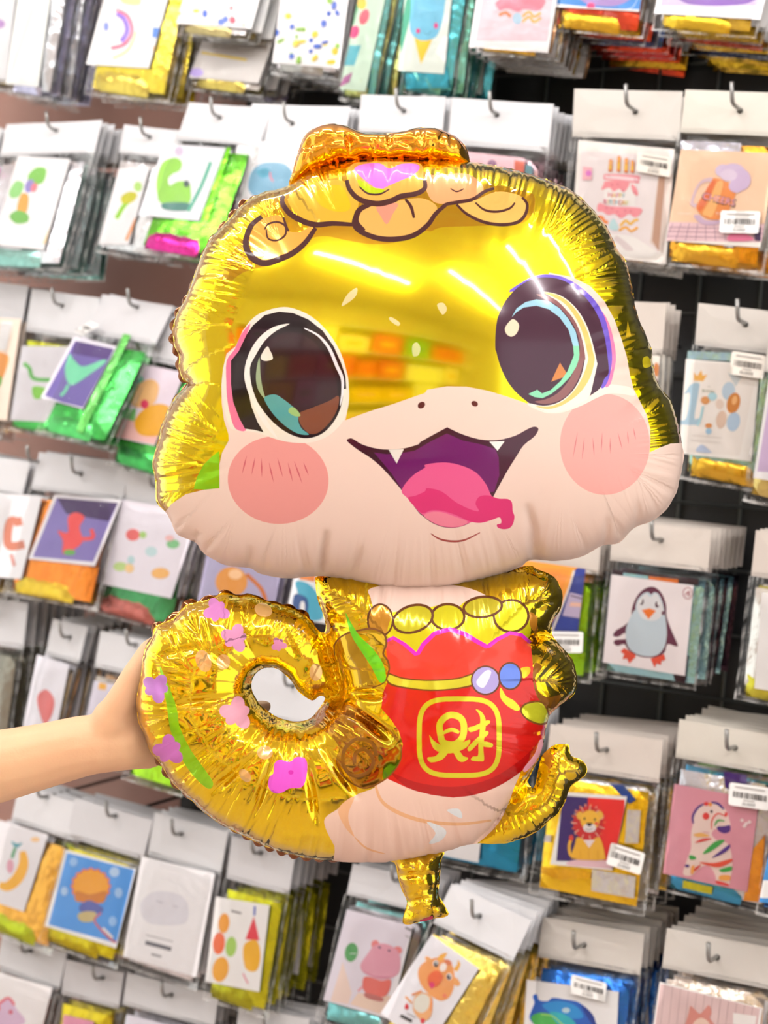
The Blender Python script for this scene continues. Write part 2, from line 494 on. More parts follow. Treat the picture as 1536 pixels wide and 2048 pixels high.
n_packet = 0
def packet(short, label, TL, TR, BL, hb=0.25, hook=None, foils=((200, 200, 205),), card=None, ccol=(245, 244, 243), art=(), border=None,
           sticker=None, scol=(248, 248, 246), price='25,000đ', n=4, dd=0.0, sp=0.016, fan=0.0, patches=(), hookmat=None, fold=True, foilbox=(0.07, None, 0.93, 0.95)):
    global n_packet
    n = max(2, round(n * 0.8)) if n > 3 else n
    sp = sp * 1.15
    n_packet += 1
    rs = random.Random(n_packet * 13)
    hole = True
    if hook is None:
        m_ = lerp2(TL, TR, 0.5); hook = (m_[0] + (BL[0] - TL[0]) * hb * 0.45, m_[1] + (BL[1] - TL[1]) * hb * 0.45)
    pl = Plane(hook, TL, TR, BL, dd)
    l, r, b = [np.array(pl.loc(*p)) for p in (TL, TR, BL)]
    def uv(u_, v_): return tuple(l + (r - l) * u_ + (b - l) * v_)
    root = tag(empty('balloon_packet', pl.matrix()), label, 'packet')
    # header card with its punched hole
    loop = [uv(0, 0), uv(0.25, 0.0), uv(0.5, 0), uv(0.75, 0), uv(1, 0), uv(1, hb), uv(0.66, hb), uv(0.33, hb), uv(0, hb)]
    circ = [(0.0045 * math.cos(t), 0.0045 * math.sin(t)) for t in [2 * math.pi * k / 12 for k in range(12)]]
    ext = [uv(a, c * hb) for a in (0.15, 0.85) for c in (0.3, 0.7)]
    hd = mesh_obj('header_card', slab('header_card', loop, -0.0008, 0.0008, paper(rs.choice(((206, 197, 188), (202, 197, 190), (208, 203, 192)) if hook[0] > 1000 else ((212, 213, 216), (218, 219, 222), (206, 206, 209)))), [circ], 0.0018, ext), root)
    hd['label'] = 'white paper header card with a punched hole'
    # clear sleeve
    sl = mesh_obj('plastic_sleeve', pillow('plastic_sleeve', (uv(-0.015, hb * 0.9), uv(1.015, hb * 0.9), uv(-0.015, 1)), -0.002, 0.027, FILM, 10, 13, 0.0011, n_packet, 9), root)
    sl['label'] = 'clear crinkled plastic sleeve'
    wv = []
    wf = []
    ws = 0.022
    for (a0, b0, a1, b1) in ((-0.015, hb, -0.015 + ws, 1.0), (1.015 - ws, hb, 1.015, 1.0), (-0.015, 1.0 - ws * 0.7, 1.015, 1.0)):
        k0 = len(wv); nn_ = 8
        for i in range(nn_ + 1):
            t = i / nn_
            long_v = (b1 - b0) > (a1 - a0)
            for e_ in (0, 1):
                p_ = uv(a0 + (a1 - a0) * e_, b0 + (b1 - b0) * t) if long_v else uv(a0 + (a1 - a0) * t, b0 + (b1 - b0) * e_)
                wv.append((p_[0], -0.0025 + 0.002 * math.sin(t * 9 + n_packet) - 0.0006 * e_, p_[1]))
        for i in range(nn_): wf.append((k0 + 2 * i, k0 + 2 * i + 1, k0 + 2 * i + 3, k0 + 2 * i + 2))
    wl = mesh_obj('sleeve_seam', from_data('sleeve_seam', wv, wf, [WELD]), root)
    # folded foil inside
    f0 = foilbox
    v0 = f0[1] if f0[1] is not None else hb + 0.06
    fo = mesh_obj('folded_foil', pillow('folded_foil', (uv(f0[0], v0), uv(f0[2], v0), uv(f0[0], f0[3])), -0.001, 0.011, foil(foils[0]), 9, 12, 0.0007, n_packet + 50, 5), root)
    if len(foils) > 1 and fold:
        f2 = mesh_obj('foil_fold', pillow('foil_fold', (uv(f0[0] + 0.03, 0.84), uv(f0[2] - 0.18, 0.85), uv(f0[0] + 0.03, f0[3] + 0.02)), -0.002, 0.012, foil(foils[1]), 8, 4, 0.0009, n_packet + 90, 5), root)
    for k, (c, poly) in enumerate(patches):
        pm = slab('foil_fold', [pl.loc(*p) for p in poly], -0.0086 - 0.0002 * k, -0.0070, foil(c))
        mesh_obj('foil_fold', pm, root)
    cd_ = None
    if card:
        cl, cr, cb = [np.array(pl.loc(*p)) for p in card]
        q = [tuple(cl), tuple(cr), tuple(cr + cb - cl), tuple(cb)]
        cd_ = mesh_obj('picture_card', slab('picture_card', q, -0.0102, -0.0094, mat(ccol, 0.35, 0, 'paper')), root)
        br = (card[1][0] + card[2][0] - card[0][0], card[1][1] + card[2][1] - card[0][1])
        box = [card[0], card[1], br, card[2]]
        shapes = []
        if border:
            i_, c_ = border
            def cuv(a, d): return (card[0][0] + (card[1][0] - card[0][0]) * a + (card[2][0] - card[0][0]) * d, card[0][1] + (card[1][1] - card[0][1]) * a + (card[2][1] - card[0][1]) * d)
            shapes.append((c_, [cuv(i_, i_), cuv(1 - i_, i_), cuv(1 - i_, 1 - i_), cuv(i_, 1 - i_)]))
        for c, p in art:
            if isinstance(p, tuple): shapes.append((c, p))
            else:
                p = clip_shape(p, box)
                if len(p) > 2: shapes.append((c, p))
        if shapes:
            flat_print('printed_picture', pl, shapes, -0.01022, cd_)
    if sticker:
        a, b_, c_ = sticker
        d_ = (b_[0] + c_[0] - a[0], b_[1] + c_[1] - a[1])
        def suv(x, y): return (a[0] + (b_[0] - a[0]) * x + (c_[0] - a[0]) * y, a[1] + (b_[1] - a[1]) * x + (c_[1] - a[1]) * y)
        rr = []
        for (cx_, cy_, a0) in ((0.94, 0.08, -90), (0.94, 0.92, 0), (0.06, 0.92, 90), (0.06, 0.08, 180)):
            for t in (0, 45, 90):
                th = math.radians(a0 + t); rr.append(suv(cx_ + 0.06 * math.cos(th), cy_ + 0.08 * math.sin(th)))
        st = mesh_obj('price_sticker', slab('price_sticker', [pl.loc(*p) for p in rr], -0.0172, -0.0167, mat(scol, 0.4)), root)
        st['label'] = 'white price sticker with a barcode'
        ang = math.degrees(math.atan2(b_[1] - a[1], b_[0] - a[0])); hgt = math.hypot(c_[0] - a[0], c_[1] - a[1])
        bars = []
        x = 0.1; rb = random.Random(n_packet)
        while x < 0.9:
            wd = rb.choice((0.012, 0.02, 0.03)); bars.append(((40, 38, 38), [suv(x, 0.36), suv(x + wd, 0.36), suv(x + wd, 0.62), suv(x, 0.62)])); x += wd + rb.choice((0.012, 0.02, 0.028))
        m2 = suv(0.5, 0.86)
        bars.append(((40, 38, 38), (price, m2[0], m2[1], hgt * 0.15, ang)))
        # the faint lines above and below the bars are too small to read: thin grey rules
        bars.append(((165, 160, 156), [suv(0.14, 0.13), suv(0.88, 0.13), suv(0.88, 0.18), suv(0.14, 0.18)]))
        bars.append(((170, 166, 162), [suv(0.36, 0.68), suv(0.64, 0.68), suv(0.64, 0.72), suv(0.36, 0.72)]))
        flat_print('printed_barcode', pl, bars, -0.01722, st)
    # packets behind it on the same hook
    for k in range(1, n + 1):
        t_ = pl.tilt * (1 - 0.75 * k / (n + 1)) + rs.uniform(-0.03, 0.02)
        dr = rs.uniform(-0.05, 0.05) - fan * k
        e = root.copy(); COL.objects.link(e)
        dk_ = k * sp + rs.uniform(-0.003, 0.003)
        e.matrix_world = Matrix.Translation(UP * (0.075 * dk_ if hook[1] > 1000 else 0.0)) @ pl.matrix(dk_, dr, t_)
        e['label'] = 'packet further back in the stack behind the %s packet' % short
        e['group'] = 'packets stacked behind the %s packet' % short
        for ch in (hd, fo) + ((wl,) if k < 5 else ()) + ((sl,) if k < 3 else ()) + ((cd_,) if cd_ else ()):
            c = ch.copy(); COL.objects.link(c); c.parent = e
            if ch is fo and len(foils) > 1 and k % 2:
                c.material_slots[0].link = 'OBJECT'; c.material_slots[0].material = foil(foils[1 + (k // 2) % (len(foils) - 1)])
    # hook
    hm_ = hookmat or STEEL
    tip = -0.030 if hook[0] > 1100 else -0.016
    Lb = 0.25 - dd - 0.002
    b = MB()
    pts = [(0, Lb, 0.075 * Lb if hook[1] > 1000 else -0.001), (0, 0.002, 0.0), (0, tip, 0.0), (0, tip - 0.006, 0.003), (0, tip - 0.010, 0.010), (0, tip - 0.015, 0.027)]
    b.tube(pts, 0.0031, 8)
    hk = b.build('display_hook', hm_, None, True)
    hk.matrix_world = Matrix.Translation(pl.o + UP * 0.0015) @ ROOM.to_3x3().to_4x4()
    tag(hk, 'metal display hook carrying the %s packet' % short, 'hook', 'display hooks on the wall')
    return root

def E(c, *a): return (c, ellipse(*a))
def S(c, pts, n=5): return (c, catmull(pts, n))
def G(c, pts): return (c, list(pts))
def Ln(c, pts, w_, tp=0.0): return (c, stroke(pts, w_, tp))

WHITE, DARK, RED, PINK = (250, 250, 250), (70, 30, 45), (225, 50, 45), (240, 150, 165)
T0 = crop(1024, 0, 3); T5 = crop(1024, 512, 3); T7 = crop(1024, 1024, 3); TB = crop(1024, 1536, 3); TC = crop(560, 1700, 3.072)
L0 = crop(0, 0, 3); L1 = crop(0, 512, 3); L2 = crop(0, 1024, 3); L3 = crop(0, 1536, 3); TM = crop(512, 0, 3); TZ = crop(1200, 180, 4.571); T1 = crop(1330, 560, 4.553)

# ---- birthday cake packet
def tz(c, pts, n=4): return S(c, TZ(*pts), n)
cake = [G((236, 226, 226), TZ((-150, 560), (700, 620), (560, 1500), (-200, 1480))), G((222, 205, 196), TZ((560, 780), (700, 780), (600, 1500), (480, 1400), (530, 1000))),
        G((190, 150, 128), TZ((560, 800), (620, 800), (560, 1480), (500, 1380))), tz((242, 238, 234), [(-150, 1400), (100, 1330), (300, 1340), (450, 1420), (540, 1490), (400, 1540), (-150, 1520)]),
        tz((222, 208, 208), [(150, 1370), (210, 1420), (260, 1470), (330, 1470), (290, 1420), (230, 1370), (180, 1340)]),
        G((238, 226, 230), TZ((20, 1060), (390, 1070), (375, 1315), (100, 1300), (0, 1240))), G((240, 235, 232), TZ((80, 820), (360, 860), (345, 1070), (50, 1050))),
        tz((238, 150, 160), [(60, 790), (100, 775), (370, 790), (380, 840), (360, 860), (90, 830), (60, 815)]), tz((243, 215, 220), [(80, 790), (220, 795), (360, 815), (350, 840), (200, 825), (85, 815)]),
        tz((240, 150, 158), [(85, 840), (280, 850), (280, 900), (240, 940), (200, 910), (150, 935), (110, 900), (40, 920), (60, 870)]), tz((240, 150, 158), [(310, 870), (350, 890), (375, 960), (350, 970), (320, 930)]),
        tz((240, 150, 160), [(20, 1040), (120, 1070), (390, 1085), (395, 1140), (340, 1170), (290, 1140), (220, 1180), (160, 1140), (100, 1150), (50, 1120), (0, 1110)]),
        Ln((235, 140, 80), TZ((0, 1170), (40, 1170), (70, 1210), (100, 1215)), 7), Ln((238, 185, 70), TZ((210, 1250), (260, 1200), (300, 1230), (340, 1200), (375, 1190)), 5), Ln((238, 170, 60), TZ((200, 1290), (260, 1260), (310, 1295), (370, 1260)), 5),
        tz((190, 222, 226), [(110, 1240), (150, 1180), (190, 1250), (180, 1290), (120, 1280)]),
        ((222, 70, 90), ('H', *TZ((118, 965))[0], 9, 3)), ((240, 190, 90), ('A', *TZ((155, 968))[0], 9, 3)), ((230, 130, 160), ('P', *TZ((188, 970))[0], 9, 3)), ((235, 200, 90), ('P', *TZ((215, 972))[0], 9, 3)), ((120, 180, 190), ('Y', *TZ((240, 974))[0], 8, 3)),
        ((222, 70, 110), ('B', *TZ((75, 1025))[0], 9, 3)), ((235, 180, 80), ('I', *TZ((105, 1027))[0], 9, 3)), ((140, 190, 200), ('R', *TZ((130, 1029))[0], 9, 3)), ((240, 150, 100), ('T', *TZ((157, 1031))[0], 9, 3)), ((110, 170, 190), ('H', *TZ((187, 1033))[0], 9, 3)), ((222, 80, 80), ('D', *TZ((217, 1035))[0], 9, 3)), ((235, 190, 90), ('A', *TZ((245, 1037))[0], 9, 3)), ((220, 210, 130), ('Y', *TZ((272, 1039))[0], 9, 3)),
        G((240, 180, 190), T0((445, 1005), (500, 1010), (498, 1085), (440, 1085))), E((220, 120, 200), *T0((478, 1045))[0], 6, 6)]
for cx_, y0_, y1_ in ((122, 690, 755), (198, 660, 755), (265, 680, 765), (322, 700, 765)):
    cake += [Ln((225, 120, 60), TZ((cx_, y1_), (cx_ + 3, y0_)), 7), Ln((240, 195, 70), TZ((cx_, y1_ - 20), (cx_ + 3, y0_)), 5), E((235, 130, 50), *TZ((cx_ + 5, y0_ - 22))[0], 3.4, 6), E((248, 205, 110), *TZ((cx_ + 5, y0_ - 20))[0], 1.6, 3.6)]
for dx, dy in ((140, 875), (190, 870), (240, 930), (90, 1085), (140, 1090), (190, 1120), (260, 1110), (310, 1115), (345, 945), (210, 1155), (112, 790), (350, 830)): cake.append(E((205, 90, 110), *TZ((dx, dy))[0], 1.3, 1.3))
packet('birthday cake', 'clear packet with a pink birthday cake picture on its card', (1150, 178), (1366, 183), (1128, 520), 0.275, (1271, 224), ((205, 195, 185), (190, 180, 170)), ((1162, 282), (1354, 300), (1147, 504)), (240, 234, 228), cake, None,
       ((1284, 306), (1352, 318), (1281, 345)), (226, 220, 210), n=7)
# ---- beer mug packet
beer = [G((246, 206, 172), TZ((745, 480), (1640, 560), (1560, 1250), (640, 1220))), G((236, 200, 206), TZ((650, 1215), (1600, 1235), (1560, 1400), (620, 1385)))]
for k in range(12): beer.append(Ln((150, 110, 140), TZ((690 + 75 * k, 1225), (620 + 92 * k, 1390)), 0.9))
for yy in (1262, 1300, 1345): beer.append(Ln((150, 110, 140), TZ((640, yy), (1560, yy + 18)), 0.8))
beer += [tz((220, 190, 200), [(1050, 810), (960, 830), (900, 900), (860, 1000), (850, 1060), (900, 1085), (910, 1050), (880, 1040), (900, 960), (940, 880), (1000, 850), (1060, 850)]),
         tz((205, 175, 200), [(880, 1160), (930, 1220), (1010, 1245), (1100, 1235), (1150, 1200), (1000, 1200), (930, 1150)]),
         tz((232, 140, 70), [(1040, 850), (1070, 815), (1180, 850), (1260, 930), (1250, 1000), (1200, 1110), (1150, 1180), (1050, 1195), (960, 1160), (905, 1090), (920, 1040), (980, 950)]),
         tz((240, 180, 110), [(1090, 860), (1150, 870), (1060, 1150), (1000, 1160), (960, 1140), (1030, 1010)]), tz((225, 110, 60), [(1040, 850), (1080, 860), (960, 1100), (915, 1085), (980, 950)]),
         E((216, 196, 222), *TZ((1150, 750))[0], 16, 13), E((212, 190, 220), *TZ((1240, 760))[0], 24, 17), E((208, 184, 218), *TZ((1310, 830))[0], 20, 22), E((208, 184, 218), *TZ((1270, 890))[0], 15, 13), E((222, 204, 226), *TZ((1200, 790))[0], 17, 12),
         (DARK, ('CHEERS', *TZ((1112, 1013))[0], 16.5, 13, 0.86)), ((240, 170, 190), ('CHEERS', *TZ((1112, 1009))[0], 13, 13, 1.03)),
         ((250, 240, 235), ('TONY PARTY', *TZ((800, 1140))[0], 3.2, 1)), ((250, 240, 235), ('TONY', *TZ((1130, 1140))[0], 5, 1)),
         tz((235, 120, 160), [(1210, 1330), (1300, 1320), (1370, 1330), (1420, 1380), (1200, 1385)]), G((70, 50, 90), TZ((1430, 1300), (1490, 1260), (1490, 1390), (1440, 1380)))]
packet('beer mug', 'packet with a beer mug reading CHEERS on a peach card', (1372, 180), (1580, 186), (1322, 530), 0.24, (1480, 222), ((235, 165, 40), (225, 175, 50)), ((1367, 301), (1556, 309), (1338, 483)), (250, 246, 238), beer, None,
       ((1450, 424), (1528, 426), (1446, 468)), n=7, patches=[((205, 210, 225), [(1366, 283), (1486, 288), (1484, 310), (1366, 306)]), ((200, 205, 210), [(1455, 478), (1472, 480), (1470, 497), (1450, 494)])])
# ---- white stack beside the balloon
packet('white blank', 'stack of plain white packets half hidden by the balloon head', (1150, 598), (1334, 606), (1122, 930), 0.3, (1240, 645), ((225, 222, 218),), ((1160, 700), (1325, 712), (1145, 880)), (230, 225, 215), [E((190, 120, 70), 1318, 740, 6, 14), E((120, 70, 70), 1316, 770, 5, 14)], n=4)
# ---- first birthday packet
one = [G((240, 233, 226), T1((260, 750), (870, 770), (700, 1600), (180, 1560))),
       S((165, 195, 212), T1((215, 1010), (260, 950), (330, 940), (330, 1010), (290, 1250), (330, 1260), (330, 1315), (140, 1310), (150, 1275), (215, 1255), (250, 1040), (200, 1040))),
       G((235, 175, 80), T1((285, 915), (285, 840), (315, 875), (355, 820), (365, 870), (408, 862), (370, 922))), G((205, 212, 214), T1((595, 845), (745, 840), (665, 970))),
       E((185, 205, 220), *T1((600, 1010))[0], 13, 18, 8), E((205, 130, 60), *T1((645, 1120))[0], 13, 21, 15), E((235, 180, 120), *T1((655, 1095))[0], 5, 9, 15), E((178, 202, 224), *T1((645, 1290))[0], 13, 19, 12), E((220, 192, 172), *T1((535, 1270))[0], 10, 18, 10),
       E((216, 150, 90), *T1((390, 1095))[0], 9, 8), E((225, 205, 190), *T1((520, 1130))[0], 8, 10), E((175, 215, 225), *T1((455, 1060))[0], 9, 8), E((210, 140, 80), *T1((420, 1325))[0], 7, 5), E((160, 200, 225), *T1((420, 1375))[0], 6, 6), S((185, 200, 225), T1((310, 1560), (330, 1510), (370, 1500), (430, 1550), (440, 1570))),
       Ln((165, 215, 225), T1((370, 1150), (350, 1250), (320, 1325)), 4), ((150, 160, 130), ('Birthday', *T1((420, 1012))[0], 7, 3)), ((150, 150, 130), ('my', *T1((425, 972))[0], 3, 3)),
       Ln((205, 195, 190), T1((270, 1410), (540, 1435)), 0.8), Ln((205, 195, 190), T1((260, 1455), (530, 1480)), 0.8)]
packet('first birthday', 'pale packet with a blue number 1, crown and balloons on its card', (1398, 606), (1600, 628), (1362, 958), 0.235, (1491, 649), ((160, 210, 200), (220, 175, 50), (150, 90, 90)), ((1377, 718), (1524, 730), (1362, 906)), (246, 242, 236), one, None,
       ((1472, 702), (1540, 712), (1466, 748)), (238, 232, 222), '90,000đ', n=7, patches=[((165, 205, 225), [(1380, 702), (1474, 706), (1472, 722), (1378, 718)])])
packet('lilac edge', 'packet with a lilac card at the right picture edge, beside the number 1 packet', (1542, 655), (1720, 680), (1489, 1002), 0.25, None, ((220, 200, 120),), ((1545, 740), (1700, 760), (1511, 955)), (246, 244, 246), [G((205, 180, 215), [(1551, 748), (1690, 765), (1665, 950), (1519, 942)])], n=3, dd=-0.02)
# ---- sunset packet
packet('sunset', 'lime green packet with a blue sunset picture, half behind the balloon', (1012, 1052), (1203, 1068), (990, 1342), 0.27, (1110, 1090), ((150, 215, 40),), ((1052, 1120), (1177, 1138), (1035, 1255)), (245, 160, 60),
       [S((45, 60, 140), T7((330, 540), (360, 440), (390, 350), (460, 345), (450, 520), (440, 720), (240, 720))), G((245, 150, 60), T7((100, 330), (370, 345), (310, 480), (80, 480))), G((190, 175, 205), T7((365, 480), (440, 500), (440, 640), (320, 620))), G((235, 190, 170), T7((370, 540), (440, 545), (440, 570), (360, 565))), G((35, 60, 150), T7((310, 630), (440, 660), (435, 720), (280, 700))), Ln((60, 40, 60), T7((370, 500), (440, 520)), 2), Ln((235, 225, 215), T7((390, 350), (350, 480), (255, 720)), 4)], None,
       ((1106, 1262), (1176, 1263), (1104, 1304)), n=5, patches=[((150, 220, 40), T7((300, 470), (340, 435), (390, 450), (395, 510), (350, 545), (300, 540)))])
# ---- penguin packet
def t7(c, *pts, n=4): return S(c, T7(*pts), n)
peng = [t7((92, 32, 62), (850, 448), (800, 468), (760, 515), (735, 580), (728, 640), (690, 680), (640, 710), (622, 742), (655, 748), (692, 725), (698, 760), (640, 765), (625, 785), (650, 802), (690, 792), (720, 832), (790, 868), (880, 870), (930, 842), (948, 792), (1000, 806), (1009, 795), (985, 740), (960, 680), (942, 620), (940, 560), (920, 500), (890, 463)),
        t7((196, 212, 222), (752, 580), (770, 525), (810, 485), (850, 482), (890, 488), (918, 540), (930, 600), (940, 660), (944, 740), (928, 812), (880, 860), (800, 862), (732, 832), (702, 775), (700, 700), (722, 640)),
        t7((225, 225, 228), (765, 570), (785, 520), (820, 490), (845, 510), (880, 490), (912, 540), (922, 600), (880, 650), (800, 640)),
        G((92, 32, 62), T7((815, 462), (885, 462), (851, 497))), G((238, 120, 45), T7((795, 588), (840, 578), (880, 592), (835, 642))), E((70, 30, 50), *T7((796, 541))[0], 3.3, 6, 15), E((70, 30, 50), *T7((886, 556))[0], 4, 6), E((240, 240, 240), *T7((790, 536))[0], 2, 4, 15), E((240, 240, 240), *T7((893, 550))[0], 2, 3.5), E((92, 32, 62), *T7((750, 580))[0], 2.8, 3.6), E((92, 32, 62), *T7((922, 606))[0], 3, 4.2),
        G((222, 78, 55), T7((690, 815), (757, 855), (758, 868), (720, 906), (705, 876), (680, 882), (690, 852), (668, 836))), G((222, 78, 55), T7((848, 878), (928, 852), (937, 884), (912, 893), (908, 917), (885, 906), (872, 932), (858, 902))),
        ((165, 70, 85), stroke(ellipse(*T7((1070, 487))[0], 9.3, 11, 0, 20), 1.2, 0, False, closed=True)), ((165, 60, 80), ('Æ', *T7((1070, 488))[0], 9, 8))]
packet('penguin', 'packet with a standing penguin picture on a white card', (1228, 1040), (1424, 1060), (1195, 1350), 0.26, (1322, 1081), ((160, 215, 230), (60, 40, 55)), ((1228, 1149), (1392, 1171), (1211, 1324)), (240, 231, 233), peng, None, None, n=9, sp=0.019, fold=False, foilbox=(0.09, None, 0.99, 0.96),
       patches=[((58, 40, 52), T7((615, 345), (1130, 400), (1130, 440), (615, 375))), ((160, 215, 230), T7((680, 365), (830, 385), (830, 402), (680, 384))), ((235, 130, 60), T7((835, 386), (1010, 405), (1010, 428), (835, 404))), ((58, 40, 52), T7((1040, 860), (1070, 865), (1050, 1030), (990, 1010), (980, 975), (1010, 960)))])
packet('white edge', 'white packet cut off by the right picture edge, beside the penguin packet', (1513, 1060), (1700, 1085), (1472, 1398), 0.27, None, ((225, 225, 220), (200, 195, 60)), ((1528, 1185), (1690, 1205), (1513, 1375)), (248, 247, 246), [Ln((190, 190, 190), [(1545, 1200), (1600, 1207)], 1)], n=3, dd=-0.02)
# ---- lion packet
def tb(c, *pts, n=4): return S(c, TB(*pts), n)
lion = [G((52, 28, 105), TB((318, 166), (472, 176), (462, 560), (283, 556))), G((235, 38, 38), TB((472, 176), (692, 190), (678, 600), (462, 572))), tb((240, 200, 210), (340, 570), (420, 545), (560, 550), (640, 575), (600, 605), (400, 590))]
for k in range(18):
    t = 2 * math.pi * k / 18; lion.append(Ln((238, 150, 130) if k % 2 else (240, 120, 70), TB((475 + 70 * math.cos(t), 325 + 80 * math.sin(t)), (475 + 103 * math.cos(t), 325 + 112 * math.sin(t))), 3))
lion += [G((243, 185, 55), TB((405, 415), (545, 415), (560, 450), (572, 500), (580, 545), (530, 553), (420, 548), (372, 538), (380, 500), (395, 460))), Ln((243, 185, 55), TB((385, 530), (366, 510), (362, 460), (374, 425)), 6), E((222, 70, 60), *TB((374, 418))[0], 4.5, 6),
         E((205, 38, 45), *TB((475, 330))[0], 30, 34)]
for k in range(11):
    t = 2 * math.pi * (k + 0.5) / 11; lion.append(Ln((240, 205, 180), TB((475 + 66 * math.cos(t), 330 + 74 * math.sin(t)), (475 + 98 * math.cos(t), 330 + 108 * math.sin(t))), 1.6))
lion += [G((243, 225, 225), TB((447, 430), (517, 430), (482, 478))), E((238, 185, 70), *TB((428, 285))[0], 7, 8), E((238, 185, 70), *TB((545, 282))[0], 7, 8),
         E((245, 190, 62), *TB((487, 312))[0], 19, 20), E((240, 232, 232), *TB((485, 358))[0], 13, 9), tb((60, 40, 50), (465, 330), (503, 330), (484, 350)), E((60, 40, 40), *TB((455, 303))[0], 2, 2.6), E((60, 40, 40), *TB((517, 308))[0], 2, 2.6), E((235, 80, 70), *TB((526, 332))[0], 3.5, 3.5), Ln((60, 40, 50), TB((462, 364), (483, 370), (503, 362)), 1), Ln((215, 150, 40), TB((480, 480), (480, 548)), 0.8), Ln((215, 150, 40), TB((430, 490), (432, 545)), 0.8), Ln((215, 150, 40), TB((535, 490), (535, 548)), 0.8)]
packet('lion', 'yellow packet with a sitting lion on a purple and red card', (1102, 1448), (1327, 1480), (1062, 1788), 0.245, (1213, 1500), ((246, 205, 40), (215, 218, 225)), ((1135, 1584), (1259, 1593), (1106, 1728)), WHITE, lion, None,
       ((1231, 1684), (1299, 1706), (1221, 1727)), n=8, sp=0.019, fold=False, patches=[((45, 80, 170), TB((600, 95), (680, 100), (755, 190), (715, 215))), ((218, 220, 226), TB((705, 250), (785, 255), (770, 450), (690, 450))), ((222, 225, 230), TB((495, 605), (755, 650), (745, 780), (490, 735))), ((218, 220, 226), TB((215, 400), (250, 402), (245, 445), (205, 442))), ((240, 185, 40), TB((190, 590), (490, 625), (485, 660), (300, 670), (190, 630)))])
# ---- zebra packet
zeb = [tb((240, 214, 205), (1100, 330), (1110, 270), (1150, 220), (1200, 205), (1260, 215), (1300, 255), (1318, 310), (1322, 350), (1280, 385), (1235, 362), (1212, 395), (1245, 430), (1300, 445), (1328, 500), (1335, 600), (1322, 660), (1310, 702), (1245, 685), (1235, 645), (1210, 595), (1170, 580), (1125, 610), (1088, 642), (1042, 632), (1060, 560), (1088, 480), (1088, 400)),
       Ln((75, 45, 130), TB((1102, 330), (1100, 285), (1130, 235), (1170, 212)), 5, 0.4), Ln((75, 45, 130), TB((1210, 203), (1250, 212), (1285, 245)), 5, 0.4), E((225, 60, 60), *TB((1178, 286))[0], 6.7, 7.3), E((225, 60, 60), *TB((1298, 275))[0], 3, 4.5), E((225, 60, 60), *TB((1180, 212))[0], 5, 4), E((240, 150, 60), *TB((1205, 216))[0], 3.5, 4),
       Ln((225, 70, 60), TB((1212, 365), (1215, 310), (1250, 270), (1300, 290)), 3, 0.5), Ln((60, 160, 70), TB((1230, 345), (1250, 312), (1290, 315)), 4, 0.6), tb((80, 40, 130), (1245, 350), (1290, 345), (1322, 340), (1322, 375), (1290, 388), (1255, 375)), E((60, 40, 60), *TB((1212, 258))[0], 2.4, 3),
       tb((220, 60, 60), (1112, 445), (1160, 420), (1215, 420), (1170, 435)), tb((60, 165, 75), (1160, 508), (1230, 440), (1290, 428), (1260, 460), (1200, 500)), tb((80, 45, 135), (1215, 535), (1270, 490), (1320, 455), (1318, 480), (1280, 510)), tb((238, 180, 100), (1105, 395), (1150, 385), (1200, 405), (1130, 410)),
       tb((60, 165, 75), (1080, 520), (1110, 525), (1120, 540), (1085, 545)), tb((225, 80, 60), (1140, 560), (1230, 565), (1330, 540), (1330, 560), (1260, 590), (1190, 580)), tb((60, 165, 75), (1260, 605), (1330, 585), (1330, 610), (1280, 620)), tb((240, 165, 80), (1265, 640), (1322, 640), (1318, 670), (1260, 665)), tb((220, 55, 55), (1240, 670), (1312, 690), (1308, 704), (1250, 690)),
       tb((220, 60, 60), (1085, 625), (1120, 590), (1150, 575), (1120, 610)), tb((80, 45, 135), (1058, 575), (1080, 578), (1075, 590), (1055, 588)), tb((240, 165, 80), (1090, 590), (1110, 580), (1105, 625), (1090, 630)), Ln((205, 110, 130), TB((1160, 380), (1200, 385)), 1)]
for sx, sy in ((1395, 310), (1420, 330), (1440, 320), (1410, 345)): zeb.append(G((245, 225, 225), TB((sx - 14, sy), (sx, sy - 12), (sx + 14, sy), (sx, sy + 12))))
packet('zebra', 'packet with a rainbow striped zebra on a pink card', (1360, 1438), (1580, 1475), (1318, 1780), 0.225, (1470, 1496), ((205, 208, 216), (60, 150, 195), (120, 190, 60)), ((1354, 1567), (1522, 1599), (1331, 1745)), (224, 152, 168), zeb, None,
       ((1467, 1563), (1548, 1575), (1464, 1608)), n=7, sp=0.020, patches=[((75, 45, 140), TB((1280, 20), (1420, 40), (1415, 130), (1290, 115))), ((205, 205, 50), TB((1040, 670), (1215, 710), (1210, 755), (1035, 715))), ((238, 160, 60), TB((1460, 480), (1530, 400), (1500, 800), (1400, 790)))])
packet('blue edge', 'blue packet cut off by the right picture edge, beside the zebra packet', (1575, 1455), (1740, 1480), (1513, 1830), 0.25, None, ((60, 130, 200),), ((1545, 1690), (1690, 1710), (1522, 1805)), (60, 150, 225), [E((250, 250, 250), 1536, 1780, 30, 18)], n=2, dd=-0.02)
packet('turquoise', 'turquoise foil packet half hidden behind the balloon belly', (893, 1400), (1078, 1428), (862, 1726), 0.26, (985, 1440), ((35, 145, 190),), ((890, 1500), (985, 1515), (868, 1705)), (245, 245, 248), [], n=5)
